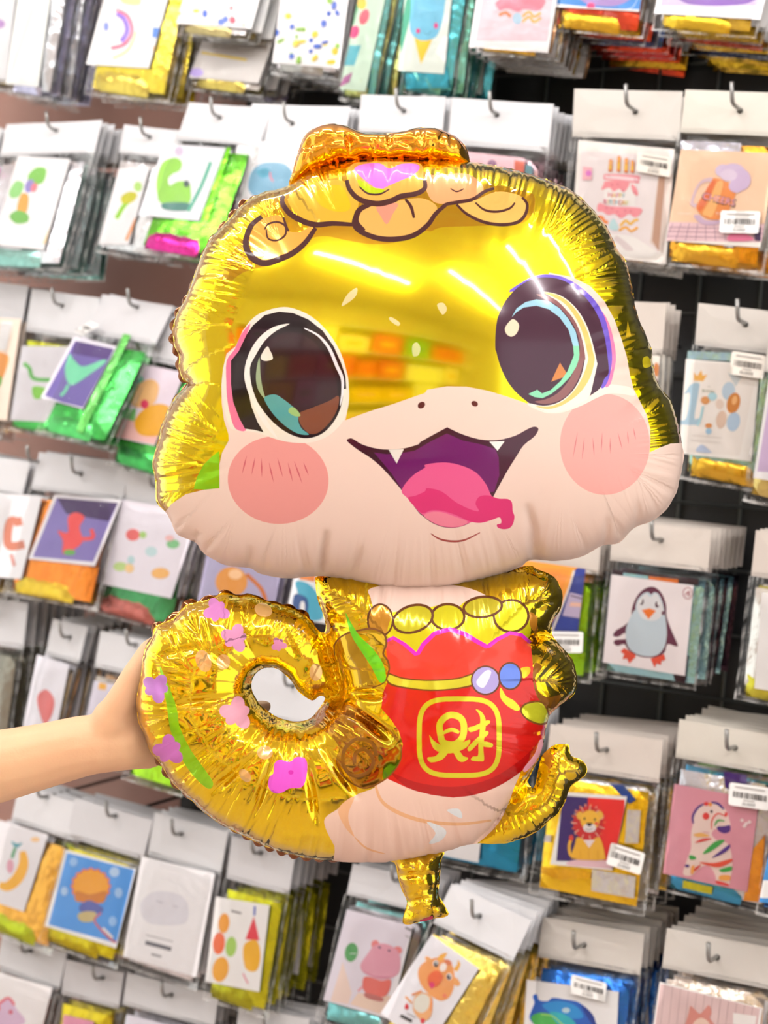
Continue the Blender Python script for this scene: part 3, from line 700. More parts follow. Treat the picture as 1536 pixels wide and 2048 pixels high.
# ---- blue fish packet
fish = [tb((35, 100, 200), (140, 1370), (165, 1360), (180, 1395), (230, 1400), (260, 1380), (330, 1390), (420, 1410), (490, 1480), (520, 1560), (420, 1640), (250, 1640), (190, 1580), (150, 1540), (120, 1500), (135, 1450), (150, 1410)), tb((40, 150, 225), (200, 1420), (300, 1400), (400, 1430), (440, 1500), (300, 1500), (230, 1460)), tb((80, 190, 90), (130, 1500), (180, 1470), (250, 1480), (300, 1530), (280, 1600), (180, 1570)), tb((50, 190, 200), (240, 1470), (330, 1480), (400, 1540), (330, 1570)), Ln((160, 220, 120), TB((190, 1480), (260, 1490), (320, 1540), (400, 1580)), 3), E((200, 230, 245), *TB((340, 1455))[0], 8, 5), tb((25, 60, 150), (430, 1420), (500, 1480), (520, 1560), (470, 1500))]
packet('blue fish', 'packet with a blue and green fish balloon on a white card', (1087, 1834), (1290, 1868), (1040, 2165), 0.245, (1168, 1890), ((35, 105, 195), (40, 120, 210)), ((1059, 1960), (1242, 1984), (1050, 2110)), (248, 248, 250), fish, None, ((1152, 1950), (1222, 1968), (1148, 1987)), n=8, sp=0.021)
fox = [G((225, 196, 196), TB((905, 1297), (1500, 1445), (1460, 1700), (850, 1700)))]
for k in range(12): fox.append(Ln((170, 140, 142), TB((930 + 48 * k, 1300 + 12 * k), (890 + 48 * k, 1700)), 0.8))
fox += [tb((214, 140, 130), (1075, 1470), (1085, 1430), (1110, 1450), (1140, 1475), (1165, 1455), (1195, 1425), (1212, 1470), (1200, 1500), (1230, 1560), (1150, 1640), (1050, 1580), (1060, 1520)), tb((235, 205, 190), (1100, 1540), (1150, 1500), (1200, 1540), (1160, 1600)), G((245, 240, 238), TB((1340, 1470), (1480, 1490), (1470, 1560), (1340, 1540)))]
packet('pink bow', 'packet with a pink bow picture on a wood panel card', (1335, 1856), (1560, 1898), (1290, 2180), 0.25, (1434, 1915), ((215, 205, 195),), ((1324, 1964), (1528, 2017), (1302, 2120)), (248, 244, 243), fox, None, None, n=8, sp=0.021)
# ---- hippo and cow packets under the balloon neck
def tc(c, *pts, n=4): return S(c, TC(*pts), n)
hippo = [G((228, 222, 235), TC((430, 370), (840, 470), (640, 1010), (285, 925))), G((238, 215, 205), TC((405, 690), (460, 880), (440, 950), (330, 930))), G((240, 214, 196), TC((500, 880), (700, 900), (640, 1010), (450, 950))), E((90, 165, 100), *TC((458, 632))[0], 13, 19, 10), Ln((60, 140, 80), TC((440, 600), (470, 660)), 2), Ln((200, 225, 205), TC((450, 640), (490, 640)), 2),
         E((228, 130, 130), *TC((605, 585))[0], 8, 9), E((228, 130, 130), *TC((742, 620))[0], 9, 8), tc((226, 160, 180), (560, 640), (600, 590), (670, 580), (740, 620), (760, 690), (740, 770), (640, 800), (540, 760), (515, 710)), Ln((200, 110, 140), TC((530, 750), (600, 780), (700, 785)), 1.4), E((60, 40, 60), *TC((632, 602))[0], 3, 2, 30), E((60, 40, 60), *TC((690, 622))[0], 3, 2, 30), tc((226, 110, 100), (545, 780), (640, 805), (700, 800), (690, 870), (650, 905), (560, 890), (528, 840)), tc((190, 110, 105), (545, 880), (650, 910), (640, 935), (550, 910)), Ln((235, 140, 150), TC((500, 870), (530, 840)), 3), Ln((120, 120, 125), TC((790, 480), (850, 510)), 4), Ln((150, 150, 150), TC((790, 530), (830, 550)), 2)]
packet('hippo', 'packet with a pink hippo and green leaf on its card, below the balloon neck', (707, 1727), (878, 1766), (634, 2042), 0.2, (800, 1760), ((110, 108, 112), (120, 190, 190)), ((700, 1820), (832, 1853), (653, 2001)), (244, 242, 248), hippo, None, None, n=5)
cow = [tc((238, 160, 90), (865, 770), (880, 720), (930, 685), (1000, 670), (1070, 710), (1090, 790), (1080, 870), (1050, 920), (1000, 935), (940, 900), (885, 840)), tc((240, 170, 100), (915, 690), (910, 665), (940, 670), (945, 690)), tc((240, 170, 100), (1085, 830), (1095, 790), (1125, 830), (1105, 845)), tc((240, 175, 60), (985, 680), (1000, 655), (1042, 640), (1030, 670), (1005, 690)), tc((240, 175, 60), (1085, 740), (1105, 715), (1112, 685), (1125, 715), (1105, 755)),
       E((250, 240, 235), *TC((1020, 730))[0], 7, 9, 20), E((225, 130, 90), *TC((1050, 700))[0], 8, 5, 30), E(WHITE, *TC((975, 708))[0], 5.5, 6.5), E((40, 30, 40), *TC((976, 712))[0], 4.4, 5.4), E(WHITE, *TC((1057, 788))[0], 5.5, 7), E((40, 30, 40), *TC((1056, 790))[0], 4.4, 5.6), E(WHITE, *TC((979, 707))[0], 1.4, 1.8), E(WHITE, *TC((1061, 785))[0], 1.4, 1.8), tc((230, 100, 50), (940, 770), (985, 750), (1020, 790), (990, 840), (945, 855), (925, 810)), tc((220, 40, 110), (935, 830), (955, 822), (968, 840), (948, 862)), E((235, 130, 100), *TC((1030, 905))[0], 4, 4),
       tc((240, 178, 120), (850, 905), (900, 885), (950, 910), (955, 990), (940, 1040), (900, 1060), (860, 1030), (835, 980)), tc((232, 228, 215), (860, 910), (900, 892), (938, 920), (930, 980), (890, 1010), (845, 985), (842, 940)), Ln((238, 150, 90), TC((830, 900), (890, 875)), 4), Ln((238, 150, 90), TC((950, 920), (945, 1000)), 4), tc((225, 60, 70), (785, 975), (800, 950), (810, 980), (795, 990)), Ln((240, 170, 110), TC((790, 910), (830, 950)), 4), tc((225, 60, 70), (885, 1045), (910, 1050), (900, 1075), (885, 1070)), Ln((60, 60, 60), TC((760, 1025), (830, 1062)), 6), Ln((150, 150, 150), TC((800, 1012), (855, 1040)), 1.5)]
packet('cow', 'tilted gold packet with an orange cow on a white card', (905, 1768), (1064, 1842), (757, 2062), 0.27, (959, 1832), ((222, 196, 90), (235, 210, 110)), ((869, 1872), (963, 1940), (767, 2029)), (240, 239, 246), cow, None, None, n=6, dd=-0.05, fan=0.06, sp=0.018)
# ---- middle of the second row
packet('pink text', 'packet with a pink card just right of the balloon crown', (905, 196), (1108, 208), (868, 535), 0.27, (994, 230), ((225, 190, 200),), ((893, 300), (1056, 318), (872, 505)), (238, 196, 206), [E((150, 110, 140), 990, 330, 9, 9), G((215, 110, 90), [(1035, 322), (1056, 325), (1053, 350), (1034, 348)])], n=7,
       patches=[((130, 180, 195), [(1056, 330), (1070, 332), (1062, 480), (1045, 478)])])
packet('crown white', 'packet with a blank white header directly above the balloon crown', (724, 190), (892, 194), (690, 520), 0.22, (808, 222), ((215, 215, 220),), None, n=5)
packet('whale', 'packet with a blue whale on a white card, left of the balloon crown', (506, 208), (702, 214), (430, 560), 0.24, (585, 247), ((205, 215, 225),), ((484, 285), (640, 293), (437, 470)), (240, 240, 243), [S((120, 175, 205), TM((-15, 1060), (40, 1000), (110, 985), (200, 1000), (250, 1080), (200, 1150), (60, 1200), (-20, 1160))), S((75, 160, 190), TM((20, 1040), (80, 1020), (110, 1050), (60, 1080))), Ln((225, 110, 130), TM((105, 1045), (110, 1080), (125, 1100)), 3)], n=4)
packet('green dinosaur', 'packet with a green long neck dinosaur on a grey card', (380, 206), (545, 216), (270, 505), 0.25, (440, 236), ((110, 205, 50), (215, 40, 150), (150, 190, 90)), L0((1010, 880), (1375, 905), (850, 1305)), (228, 229, 236),
       [S((140, 205, 70), L0((985, 1010), (1020, 975), (1080, 965), (1112, 995), (1100, 1040), (1060, 1060), (1030, 1090), (1040, 1130), (1090, 1105), (1150, 1110), (1165, 1150), (1150, 1240), (1000, 1240), (965, 1190), (960, 1100))), S((55, 120, 110), L0((1000, 1235), (1150, 1235), (1150, 1280), (1010, 1275))), Ln((70, 170, 140), L0((1285, 990), (1230, 1130), (1150, 1285)), 7), E((205, 190, 215), *L0((1095, 925))[0], 8, 9), E((60, 80, 80), *L0((1140, 1120))[0], 6, 7)], n=6,
       patches=[((120, 215, 40), L0((1360, 900), (1400, 900), (1270, 1340), (1225, 1320)))])
packet('leaf', 'packet with a yellow and green leaf on a white card', (250, 250), (372, 262), (192, 505), 0.22, (300, 275), ((225, 228, 230),), L0((735, 1020), (920, 1015), (612, 1475)), (246, 246, 249), [Ln((150, 215, 50), L0((720, 1320), (770, 1240), (820, 1200)), 9), S((205, 205, 40), L0((750, 1190), (800, 1160), (845, 1175), (820, 1220), (760, 1230))), E((180, 225, 120), *L0((850, 1130))[0], 8, 10), Ln((240, 160, 100), L0((840, 1320), (780, 1450)), 6)], n=3)
packet('palm tree', 'packet with a colourful palm tree on a white card', (15, 250), (205, 240), (-62, 540), 0.22, (113, 262), ((235, 235, 240), (150, 200, 190)), L0((130, 950), (442, 970), (-25, 1480)), (248, 248, 250), [S((130, 200, 90), L0((190, 1070), (240, 1020), (300, 1030), (280, 1110), (210, 1120))), S((150, 215, 130), L0((80, 1160), (120, 1100), (165, 1120), (140, 1190), (90, 1200))), E((150, 140, 205), *L0((200, 1130))[0], 9, 14, 20), E((235, 130, 140), *L0((228, 1140))[0], 6, 10, 20), S((245, 170, 80), L0((150, 1180), (195, 1190), (180, 1290), (125, 1280))), S((120, 190, 90), L0((80, 1310), (130, 1275), (190, 1300), (190, 1345), (120, 1355))), Ln((245, 200, 60), L0((335, 1390), (300, 1480)), 11)], n=6)
packet('pale violet', 'packet with a pale violet card at the left picture edge', (-125, 262), (5, 256), (-185, 540), 0.24, None, ((225, 215, 230),), ((-110, 330), (10, 336), (-160, 500)), (236, 232, 244), [E((225, 150, 200), 0, 345, 9, 8)], n=2)
# ---- top row
packet('violet corner', 'white packet with a violet mark in the top left corner', (-95, -160), (62, -150), (-120, 165), 0.2, None, ((225, 220, 215), (230, 200, 120)), ((-80, -80), (48, -75), (-105, 150)), (240, 242, 246), [E((190, 150, 210), 5, 50, 13, 9)], n=3)
packet('plain white', 'tall plain white packet left of the rainbow packet', (72, -150), (160, -146), (18, 192), 0.2, None, ((205, 208, 212), (195, 195, 220)), L0((150, -150), (345, -140), (60, 510)), (246, 250, 248), [Ln((205, 220, 210), L0((220, 60), (80, 470)), 2)], n=6, sp=0.02)
packet('rainbow', 'yellow packet with a rainbow on a white card', (238, -160), (408, -155), (172, 190), 0.22, None, ((228, 208, 70), (220, 200, 90)), L0((680, -120), (1060, -110), (540, 395)), (250, 250, 250), [S((250, 240, 160), L0((740, -40), (850, -20), (860, 40), (760, 30))), ((150, 120, 235), stroke(L0((720, 90), (770, 130), (785, 200), (750, 260)), 10)), ((235, 120, 150), stroke(L0((720, 70), (790, 110), (815, 200), (770, 275), (690, 300)), 7)), ((245, 230, 150), stroke(L0((840, 200), (790, 310), (700, 360)), 4)), E((130, 150, 225), *L0((660, 170))[0], 5, 9), G((90, 140, 225), L0((940, 175), (985, 178), (975, 240), (935, 235))), E((245, 180, 100), *L0((955, 310))[0], 5, 9)], n=5)
pk = []
_r = random.Random(3)
for k in range(34): pk.append(E([(90, 120, 215), (150, 200, 80), (240, 215, 70), (225, 90, 110)][k % 4], _r.uniform(350, 520), _r.uniform(-100, 66), _r.uniform(3, 8), _r.uniform(3, 8)))
packet('confetti', 'thick pile of white packets with coloured dots right of the rainbow packet', (425, -165), (572, -160), (352, 72), 0.22, None, ((215, 212, 212), (190, 175, 120), (200, 190, 215), (170, 165, 160)), ((400, -90), (550, -84), (360, 52)), (250, 250, 250), pk, n=10, sp=0.021)
packet('crumpled', 'sagging crumpled packet hanging low behind the dotted pile', (462, -110), (615, -104), (374, 182), 0.25, None, ((190, 186, 180), (205, 185, 90), (170, 160, 190)), ((450, -20), (590, -14), (385, 160)), (205, 200, 196), [Ln((220, 190, 60), [(410, 110), (500, 125)], 5), E((170, 150, 215), 400, 150, 14, 9), Ln((150, 140, 130), [(400, 80), (540, 100)], 7), E((230, 90, 90), 495, 62, 6, 7)], n=4, dd=0.06)
pk = []
for k in range(60): pk.append(E([(90, 120, 215), (150, 200, 80), (240, 215, 70), (60, 100, 200)][k % 4], _r.uniform(520, 690), _r.uniform(-110, 130), _r.uniform(3, 7), _r.uniform(4, 10), _r.uniform(0, 90)))
packet('dotted', 'white packet with blue, green and yellow spots along the top edge', (592, -168), (730, -164), (545, 150), 0.2, None, ((225, 225, 230), (180, 180, 175)), ((580, -100), (715, -94), (552, 128)), (250, 250, 252), pk, n=9, sp=0.02)
packet('popsicle', 'narrow teal packet with a pink and yellow popsicle', (742, -170), (815, -166), (680, 200), 0.2, None, ((110, 185, 185), (190, 200, 120)), TM((690, -280), (850, -270), (520, 540)), (200, 226, 205), [G((80, 170, 110), TM((620, 0), (650, 0), (580, 240), (560, 260))), E((240, 200, 70), *TM((655, 30))[0], 9, 12), E((235, 70, 130), *TM((610, 200))[0], 9, 13, 20), E((235, 90, 110), *TM((670, 110))[0], 9, 16, 20), G((90, 180, 195), TM((580, 280), (650, 280), (610, 400), (550, 400))), G((170, 100, 150), TM((545, 470), (600, 440), (580, 500), (520, 530)))], n=7, sp=0.02)
packet('ice cream', 'teal packet with a blue ice cream cone on its card', (856, -178), (966, -172), (800, 188), 0.2, None, ((85, 180, 190), (120, 190, 170)), TM((930, -200), (1210, -190), (870, 430)), (222, 232, 222), [G((70, 160, 130), TM((920, 0), (975, 0), (890, 330), (880, 230))), G((245, 200, 40), TM((965, 215), (1085, 225), (1008, 392))), S((110, 190, 222), TM((950, 60), (970, -60), (1140, -60), (1150, 60), (1120, 190), (1080, 240), (1000, 248), (945, 190))), E((225, 40, 130), *TM((992, 193))[0], 4, 5), E((225, 40, 130), *TM((1099, 162))[0], 4, 6), Ln((60, 120, 150), TM((1030, 205), (1050, 215), (1070, 195)), 1.4), G((245, 245, 245), TM((1150, 220), (1210, 250), (1160, 390), (1095, 320)))], n=7, sp=0.02,
       patches=[((60, 165, 185), TM((910, 450), (1160, 400), (1170, 530), (920, 540)))])
packet('tiered cake', 'packet with a pink tiered cake along the top edge', (990, -195), (1168, -190), (940, 108), 0.22, None, ((225, 180, 140), (225, 185, 60), (150, 150, 145)), ((972, -80), (1132, -74), (944, 97)), (248, 246, 247), [G((240, 205, 215), [(982, -72), (1122, -68), (1100, 86), (958, 84)]), G((235, 140, 155), T0((-60, 0), (200, 0), (190, 70), (-70, 60))), S((235, 130, 150), T0((-60, 10), (200, 0), (195, 60), (150, 75), (100, 60), (50, 80), (-10, 60), (-60, 70))), Ln((240, 170, 70), T0((80, 110), (120, 80), (150, 110), (190, 85)), 5), Ln((240, 170, 70), T0((80, 140), (120, 110), (150, 140), (190, 115)), 5), E((175, 205, 225), *T0((50, 120))[0], 10, 12), Ln((240, 130, 80), T0((-60, 100), (-20, 85), (10, 110)), 6)], n=8, sp=0.021)
packet('blue tag', 'red foil packet with a blue card along the top edge', (1146, -215), (1338, -208), (1098, 62), 0.22, None, ((215, 75, 45), (225, 180, 45), (60, 80, 130), (190, 60, 60)), ((1128, -110), (1306, -104), (1107, 16)), (250, 250, 250), [G((70, 145, 225), [(1134, -104), (1300, -98), (1284, 26), (1113, 10)]), S((170, 140, 205), T0((430, -20), (720, -20), (700, 20), (620, 45), (500, 40), (440, 15))), E((235, 70, 130), *T0((490, 45))[0], 8, 7), Ln((210, 230, 250), T0((680, 72), (740, 50), (770, 0)), 1.2)], n=10, sp=0.026)
packet('purple whale', 'gold foil packet with a purple shape in the top right corner', (1360, -215), (1568, -208), (1308, 62), 0.22, None, ((215, 180, 70), (230, 195, 50), (205, 70, 50), (50, 60, 90)), ((1345, -115), (1560, -108), (1313, 30)), (250, 250, 252), [G((222, 205, 238), [(1352, -108), (1548, -102), (1520, 14), (1326, 14)]), S((150, 110, 200), T0((1010, -40), (1480, -40), (1450, 20), (1330, 42), (1150, 42), (1040, 20)))], n=10, sp=0.026)
# ---- third row, left
packet('orange edge', 'packet with an orange card at the left picture edge', (-110, 552), (58, 572), (-165, 848), 0.25, None, ((225, 190, 150),), ((-92, 632), (50, 640), (-120, 828)), (240, 222, 205), [S((240, 165, 90), L1((-60, 590), (70, 600), (60, 690), (20, 760), (-60, 770))), S((120, 185, 80), L1((-60, 740), (30, 730), (20, 790), (-60, 800))), G((235, 235, 235), L1((30, 400), (100, 400), (60, 570), (0, 570)))], n=3)
packet('grey dinosaur', 'packet with a thin green dinosaur on a pale grey card', (66, 578), (200, 596), (12, 858), 0.3, (125, 612), ((200, 205, 40), (70, 185, 80)), L1((155, 545), (470, 550), (85, 990)), (226, 225, 232), [Ln((100, 185, 90), L1((165, 650), (200, 680), (225, 740), (330, 750)), 8), S((130, 205, 70), L1((220, 790), (300, 800), (290, 850), (230, 860)))], n=5)
packet('purple dinosaur', 'green foil packet with a mint dinosaur on a purple card', (206, 590), (348, 612), (72, 866), 0.28, (275, 615), ((70, 185, 85), (90, 205, 110)), L1((465, 500), (720, 560), (265, 865)), (235, 232, 245), [G((105, 92, 165), L1((472, 525), (705, 575), (530, 950), (290, 855))), G((75, 50, 120), L1((472, 525), (705, 575), (660, 640), (450, 600))), S((110, 210, 165), L1((425, 640), (440, 605), (465, 640), (520, 680), (640, 640), (650, 660), (540, 740), (460, 790), (425, 770), (410, 700))), Ln((110, 210, 165), L1((430, 790), (410, 830), (385, 855)), 6)], None, ((192, 652), (210, 660), (160, 672)), n=7, fan=-0.008,
       patches=[((120, 215, 110), L1((760, 480), (800, 490), (510, 1080), (465, 1065)))])
packet('pineapple', 'packet with a pineapple and orange fruit on a pink card', (318, 628), (455, 655), (215, 930), 0.3, (385, 668), ((90, 195, 90), (60, 175, 80)), L1((870, 660), (1130, 710), (690, 1090)), (236, 222, 236), [G((245, 195, 190), L1((740, 980), (1120, 1050), (1080, 1200), (680, 1100))), S((70, 190, 150), L1((780, 740), (860, 720), (880, 780), (800, 890), (760, 890))), S((245, 195, 130), L1((830, 800), (920, 750), (975, 790), (950, 890), (880, 920), (810, 900))), S((240, 175, 40), L1((830, 1000), (900, 920), (1000, 900), (1080, 960), (1060, 1060), (960, 1090), (860, 1080))), G((130, 205, 120), L1((760, 920), (840, 930), (830, 1000), (740, 980))), E((225, 60, 100), *L1((890, 900))[0], 8, 9)], n=5)
# ---- fourth row, left
packet('coral dinosaur', 'packet with a coral dinosaur on a white card at the left picture edge', (-70, 905), (62, 925), (-140, 1172), 0.26, (75, 925), ((200, 180, 130),), ((-30, 988), (92, 994), (-72, 1150)), (240, 240, 244), [Ln((205, 125, 100), L2((130, 70), (90, 60), (70, 130), (80, 210), (170, 200)), 17), Ln((205, 125, 100), L2((130, 40), (140, 90)), 14), Ln((215, 150, 140), L2((90, 260), (110, 330)), 7)], n=3)
packet('red lobster', 'packet with a red creature on a purple card', (80, 905), (262, 925), (10, 1190), 0.26, None, ((235, 140, 50), (230, 200, 60), (140, 190, 60)), ((116, 992), (250, 1003), (64, 1120)), (238, 236, 242), [G((130, 118, 185), [(121, 998), (244, 1008), (194, 1126), (73, 1116)]), G((70, 50, 95), [(121, 998), (244, 1008), (225, 1045), (140, 1030)]), S((230, 80, 80), L2((430, 40), (480, 10), (530, 40), (500, 100), (520, 180), (470, 230), (400, 260), (400, 180), (370, 120), (430, 130))), Ln((230, 80, 80), L2((520, 170), (580, 160), (570, 110)), 8), E((100, 170, 80), *L2((440, 250))[0], 12, 6)], n=5)
packet('fruit', 'packet with small fruit drawings on a white card', (238, 922), (412, 955), (180, 1225), 0.27, None, ((70, 150, 90), (190, 110, 100), (220, 160, 60)), ((252, 1000), (406, 1026), (198, 1166)), (240, 236, 248), [E((235, 110, 110), *L2((820, 140))[0], 14, 12), E((170, 215, 120), *L2((880, 140))[0], 7, 7), E((130, 200, 140), *L2((1060, 195))[0], 13, 9), E((240, 190, 190), *L2((1040, 160))[0], 9, 6), E((200, 230, 235), *L2((930, 240))[0], 12, 10), E((245, 190, 110), *L2((985, 370))[0], 18, 11), E((190, 220, 140), *L2((745, 330))[0], 14, 9), E((245, 210, 150), *L2((800, 340))[0], 9, 9), E((190, 225, 230), *L2((810, 290))[0], 7, 8)], n=6)
packet('golden apple', 'packet with an orange ball on a lavender card between head and tail', (452, 945), (610, 970), (390, 1250), 0.3, None, ((150, 145, 150),), ((428, 1075), (578, 1098), (400, 1215)), (172, 166, 200), [E((225, 150, 60), 470, 1165, 32, 30), E((245, 200, 150), 478, 1150, 14, 10), Ln((200, 110, 40), [(500, 1150), (530, 1180), (540, 1210)], 8), Ln((80, 75, 90), [(525, 1140), (545, 1150)], 3)], n=3)
packet('blue creature', 'packet with a blue figure on a white card above the tail tip', (640, 960), (780, 985), (574, 1262), 0.3, None, ((70, 60, 60), (40, 30, 30)), ((604, 1110), (740, 1130), (578, 1235)), (235, 238, 244), [S((70, 170, 200), [(598, 1165), (625, 1170), (648, 1200), (650, 1240), (600, 1235), (605, 1200)]), G((235, 140, 70), [(605, 1140), (640, 1145), (636, 1165), (606, 1160)]), S((40, 80, 140), [(596, 1190), (622, 1200), (618, 1235), (594, 1225)]), E((240, 240, 240), 612, 1215, 5, 12)], n=3)
# ---- fifth row, left
packet('grey edge', 'grey packet in a dim stack at the left picture edge above the arm', (-70, 1190), (58, 1206), (-110, 1490), 0.3, None, ((150, 148, 135), (120, 118, 105)), None, n=7, sp=0.022)
packet('red splash', 'narrow packet with a blurred red drawing above the forearm', (108, 1238), (176, 1254), (48, 1478), 0.3, (140, 1275), ((150, 140, 125), (185, 150, 110)), ((82, 1311), (146, 1330), (52, 1462)), (236, 236, 246), [S((222, 120, 120), [(82, 1395), (100, 1380), (116, 1400), (112, 1430), (98, 1450), (88, 1430)])], n=6, sp=0.02)
packet('orange spot', 'packet with an orange spot on a lavender card behind the hand', (203, 1262), (335, 1290), (150, 1520), 0.28, (272, 1290), ((170, 160, 150), (190, 140, 90)), ((196, 1362), (300, 1382), (170, 1480)), (226, 222, 240), [G((240, 180, 60), [(206, 1366), (221, 1369), (219, 1381), (204, 1379)])], n=5, sp=0.018)
packet('lime', 'lime green foil packet peeking out below the hand', (352, 1285), (470, 1312), (246, 1560), 0.3, (400, 1325), ((160, 215, 30),), None, n=3)
packet('tail hole', 'white packet header seen through the hole of the curled tail', (505, 1325), (672, 1352), (446, 1660), 0.32, (586, 1372), ((190, 190, 195),), None, n=3)
packet('hidden body', 'packet mostly hidden behind the red bag of the balloon', (700, 1370), (850, 1395), (650, 1690), 0.28, None, ((200, 195, 190),), None, n=2)
# ---- sixth row, left
packet('banana', 'packet with a yellow banana on a white card', (40, 1568), (175, 1610), (-32, 1860), 0.25, (95, 1594), ((232, 175, 70), (185, 200, 40)), ((6, 1640), (104, 1670), (-42, 1790)), (238, 237, 242), [Ln((246, 185, 50), L3((160, 500), (165, 580), (130, 660), (70, 710), (20, 700)), 22, 0.5), S((80, 165, 180), L3((90, 440), (125, 455), (160, 450), (120, 480))), Ln((90, 170, 120), L3((115, 480), (95, 540)), 6), E((230, 170, 190), *L3((85, 590))[0], 7, 14), E((245, 205, 150), *L3((235, 430))[0], 9, 5)], n=4)
star = [(455 + 0, 0)]
lol = ellipse(*L3((568, 710))[0], 36, 33, 0, 64)
lol = [(p[0] + (p[0] - L3((568, 710))[0][0]) * 0.06 * math.cos(k * math.pi / 2), p[1] + (p[1] - L3((568, 710))[0][1]) * 0.06 * math.cos(k * math.pi / 2)) for k, p in enumerate(lol)]
packet('orange flower', 'olive yellow packet with an orange flower shape on a blue card', (152, 1596), (306, 1640), (80, 1884), 0.27, (232, 1632), ((212, 198, 20), (195, 180, 20)), ((137, 1699), (279, 1738), (97, 1852)), (246, 248, 252), [G((80, 155, 235), L3((425, 510), (828, 612), (722, 1050), (315, 940))), ((220, 90, 90), [((p[0] - L3((568, 710))[0][0]) * 1.08 + L3((568, 710))[0][0], (p[1] - L3((568, 710))[0][1]) * 1.08 + L3((568, 710))[0][1]) for p in lol]), ((238, 165, 40), lol), S((205, 125, 40), L3((480, 740), (560, 760), (660, 740), (640, 810), (560, 800), (480, 800))), S((95, 105, 180), L3((500, 830), (560, 795), (640, 840), (620, 870), (520, 870))), S((200, 185, 130), L3((490, 880), (540, 860), (600, 870), (580, 920), (510, 920))), Ln((205, 100, 110), L3((630, 870), (590, 910), (620, 960), (690, 1030), (720, 1045)), 4), Ln((235, 235, 240), L3((640, 960), (700, 1020)), 5), E((180, 210, 245), *L3((710, 625))[0], 10, 10), E((150, 195, 245), *L3((465, 565))[0], 8, 9), E((170, 205, 245), *L3((410, 740))[0], 7, 9), E((160, 200, 245), *L3((735, 750))[0], 8, 10), E((150, 195, 245), *L3((700, 920))[0], 8, 10)], n=4)
packet('white barcode', 'pale packet with a plain white card and a barcode near its foot', (312, 1624), (458, 1664), (246, 1932), 0.28, (363, 1668), ((225, 225, 230),), L3((872, 530), (1310, 635), (760, 1130)), (245, 245, 249), [S((228, 228, 238), L3((870, 800), (960, 740), (1100, 760), (1150, 830), (1130, 930), (960, 940), (880, 900))), Ln((110, 110, 120), L3((895, 1045), (1050, 1085)), 8), Ln((170, 170, 176), L3((900, 1000), (1060, 1040)), 2), Ln((150, 150, 156), L3((930, 1115), (990, 1130)), 4), Ln((190, 190, 205), L3((960, 795), (1000, 810)), 2), Ln((190, 190, 205), L3((1060, 825), (1090, 835)), 2)], n=4)
packet('party', 'lime packet with balloons and a party hat on a white card', (466, 1672), (592, 1702), (410, 2000), 0.26, (522, 1706), ((205, 205, 35), (175, 175, 30)), ((439, 1793), (546, 1810), (418, 1962)), (248, 248, 248), [E((245, 165, 50), *L3((1365, 930))[0], 11, 20, 5), E((240, 110, 60), *L3((1335, 1050))[0], 12, 22, 5), E((170, 215, 100), *L3((1408, 1070))[0], 11, 20, 5), E((245, 175, 50), *L3((1345, 1205))[0], 16, 25, 10), S((245, 185, 40), [(495, 1890), (520, 1880), (528, 1910), (520, 1940), (498, 1935)]), G((228, 60, 75), [(515, 1832), (526, 1880), (498, 1878)]), Ln((60, 90, 190), [(517, 1812), (516, 1830)], 4), Ln((90, 90, 95), L3((1410, 855), (1470, 870)), 3), Ln((235, 150, 170), L3((1480, 1230), (1510, 1290)), 3)], n=8, sp=0.02)
# ---- seventh row, left
packet('pizza', 'packet with a pink pizza slice on a white card in the bottom left corner', (10, 1856), (136, 1900), (-60, 2155), 0.27, (62, 1902), ((240, 170, 150),), ((-5, 1942), (112, 1975), (-40, 2080)), (248, 246, 248), [S((225, 195, 225), L3((0, 1440), (70, 1375), (120, 1440), (170, 1530), (-40, 1560))), Ln((232, 90, 110), L3((0, 1430), (70, 1378), (110, 1420)), 5), E((220, 60, 90), *L3((88, 1462))[0], 4, 4), E((235, 110, 110), *L3((10, 1440))[0], 5, 6)], n=3)
packet('mustard', 'packet with mustard foil along the bottom edge', (132, 1918), (248, 1946), (90, 2200), 0.25, (206, 1956), ((210, 190, 30),), ((135, 2028), (195, 2042), (120, 2150)), (240, 160, 190), [], n=3)
packet('bottom white', 'white packet with a wide blank header along the bottom edge', (256, 1945), (438, 1990), (205, 2240), 0.22, (343, 1990), ((215, 215, 225),), ((262, 2028), (420, 2068), (250, 2180)), (232, 230, 244), [], n=4)
packet('bottom grey', 'grey headed packet along the bottom edge under the party packet', (480, 2008), (620, 2038), (440, 2300), 0.25, None, ((190, 190, 190),), None, n=4)

# ------------------------------------------------------------------ the foil balloon
Z0 = 1.43                                    # distance of its seam plane from the camera
MPP = Z0 / FPX                               # metres per photo pixel in that plane
def plane_point(X, Y, h, z0=Z0):             # seam-plane coordinates (pixels) and height towards the viewer (m)
    k = z0 / FPX
    return CAM + CR * ((X - CXP) * k) - CU * ((Y - CYP) * k) + CF * (z0 - h)

